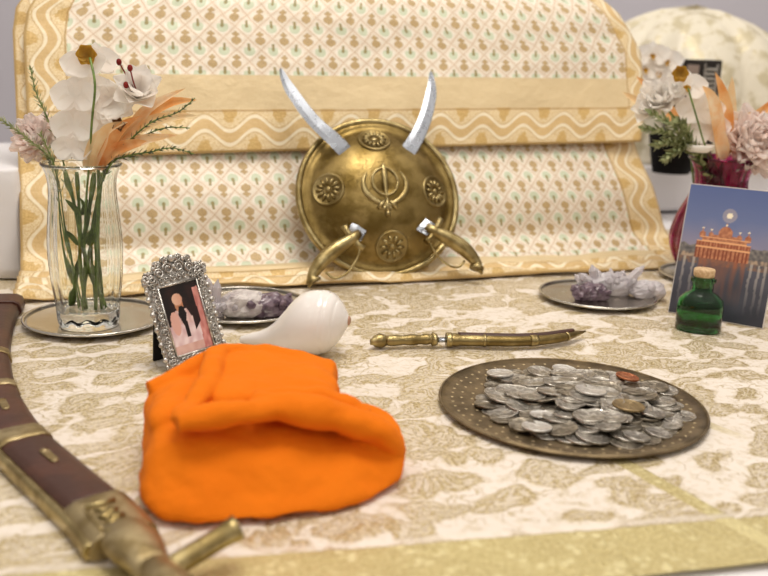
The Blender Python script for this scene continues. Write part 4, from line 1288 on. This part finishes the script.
sabre('sabre whose bright blade tip stands up left of the shield, hilt at lower right',
      [(-.126, .180, .022), (-.116, .152, .022), (-.088, .105, .024), (-.052, .066, .024)], [(.0, .010, .008), (.045, -.042, .024), (.060, -.060, .038)], (.062, -.062, .040), (.120, -.104, .040), 1)
sabre('sabre whose bright blade tip stands up right of the shield, hilt at lower left',
      [(.091, .182, .022), (.088, .150, .022), (.072, .106, .024), (.048, .066, .024)], [(.002, .010, .016), (-.036, -.048, .028), (-.050, -.068, .040)], (-.052, -.070, .042), (-.112, -.114, .040), -1)

# ------------------------------------------------------------------ behind, right: draped mound, pot, box
DRP, _b = new_mat('pale_gold_silk')
o = coord()
pt = nz(o, 26, 4, .6).ss(.48, .6)
put(_b.inputs['Base Color'], mixc(pt * .6, lin('#e6dfcc'), lin('#bcae82')))
_b.inputs['Roughness'].default_value = .42; put(_b.inputs['Metallic'], pt * .3)
put(_b.inputs['Normal'], bump(nz(o, 40, 3), .003))
MC = (.640, 2.0, .092 + TZ)
rows = []
for i in range(40):
    f = i / 39; row = []
    prof_r = .27 * (1 - f**2.6) ** .5 if f < 1 else 0.0
    for j in range(140):
        a = 2*PI*j/140
        fold = (abs(math.sin(a*5.5 + .6 + 1.2*n3(math.cos(a), math.sin(a), 0, 1.5))) - .6) * .20 * (1 - f)**.35 + .06*n3(math.cos(a)*1.5, math.sin(a)*1.5, f*2, 1)
        r_ = prof_r * (1 + fold)
        row.append((r_*math.cos(a), r_*.62*math.sin(a), .315*f*(1 + .05*n3(math.cos(a)*2, math.sin(a)*2, f, 1))))
    rows.append(row)
mb = MB(); V = mb.quadgrid(rows, close_v=True); mb.fan(list(reversed(V[0]))); mb.fan(V[-1])
mo = mb.build('draped_mound', DRP); mo.location = MC
tag(mo, 'pale gold silk draped over a tall mound at the back right', 'draped mound')

c = atY(668, 171, 1.72)
pot = thing('black_plant_pot', 'black pot behind the greenery left of the magenta vase', 'pot', (c.x + .005, c.y, .090), 0)
mb = MB(); mb.lathe([(0, 0), (.034, 0), (.040, .03), (.046, .068), (.046, .072), (.042, .072), (.040, .05), (0, .05)], 32, cap=False); mb.build('pot_body', POTB, pot)
mb = MB(); mb.lathe([(0, .06), (.041, .06), (.041, .063), (0, .064)], 24, cap=False); mb.build('soil', mat('dark_soil', '#2a201a', .95, 0, var=.4, vscale=200), pot)
t = thing('white_orchid_plant', 'blurred white orchid with yellow hearts growing from the black pot', 'flower', (c.x + .005, c.y, .153))
b = Vector(t.location)
stemtube([(0, 0, 0), (-.004, -.005, .06), lo(atY(658, 70, 1.70))], .002, t)
for x, y in ((652, 56), (658, 74), (666, 62), (645, 70)):
    moth_orchid(t, lo(atY(x, y, 1.69)), .030, (-.1, -1, .1))
c = atY(690, 110, 1.755)
bx = thing('dark_case', 'dark upright case with a slotted silver comb, below the draped mound', 'case', (c.x, c.y, .090))
mb = MB(); mb.box((0, 0, .105), (.085, .05, .21), None, .003); mb.build('case_body', mat('dark_case_wood', '#1d1512', .5, 0, var=.2), bx)
mb = MB()
for k in range(9): mb.box((.022, -.0275, .125 + k*.0085), (.020, .004, .0045), None, .0006)
mb.box((.0105, -.0265, .16), (.003, .003, .085)); mb.box((.0335, -.0265, .16), (.003, .003, .085))
mb.build('comb', SILVERF, bx)
mb = MB(); mb.box((-.012, -.0275, .165), (.022, .004, .07), None, .001); mb.build('plate', mat('grey_brown_panel', '#8d7d74', .6), bx)

# ------------------------------------------------------------------ light and camera
w = bpy.data.worlds.new('room_light'); S.world = w; w.use_nodes = True
X.T = w.node_tree
bg = w.node_tree.nodes['Background']
_, _, gz = sepxyz(coord('Generated'))
put(bg.inputs[0], mixc(gz.ss(-.3, .8), lin('#a89888'), lin('#fff4e8')))
bg.inputs[1].default_value = .62
def lamp(name, typ, loc, energy, size, col=(1, .93, .84), tgt=None):
    l = bpy.data.lights.new(name, typ); l.energy = energy; l.color = col
    if typ == 'AREA': l.shape = 'DISK'; l.size = size
    else: l.shadow_soft_size = size
    o = bpy.data.objects.new(name, l); COL.objects.link(o); o.location = loc
    if tgt is not None: o.rotation_euler = (Vector(tgt) - Vector(loc)).to_track_quat('-Z', 'Y').to_euler()
    return o
for ix, x in enumerate((-1.1, -.2, .7, 1.6)):
    for iy, y in enumerate((-1.5, -.5, .5, 1.4, 2.5)):  # nearest row is added front fill; farthest row is added to brighten the wall
        lamp('downlight_and_fill', 'POINT', (x, y, 2.1 if y > -1 else 1.8), 5.0 if y > -1 else 7.5, .05)
lamp('overhead_soft_fill', 'AREA', (.1, .75, 2.2), 26, 1.0, tgt=(.1, .8, 0))  # added soft overhead area light for highlights and contrast, not a known fixture

cd = bpy.data.cameras.new('camera'); co = bpy.data.objects.new('camera', cd); COL.objects.link(co)
co.location = (0, 0, CH)
co.rotation_euler = Matrix((RGT, UPV, -FWD)).transposed().to_euler()
cd.sensor_width = 36; cd.sensor_fit = 'HORIZONTAL'; cd.lens = 36 * CF / 768
cd.clip_start = .01
cd.dof.use_dof = True; cd.dof.focus_distance = .88; cd.dof.aperture_fstop = 5.6
S.camera = co
S.view_settings.view_transform = 'Standard'; S.view_settings.look = 'None'
S.view_settings.exposure = -0.04; S.view_settings.gamma = 1; S.view_settings.use_curve_mapping = False
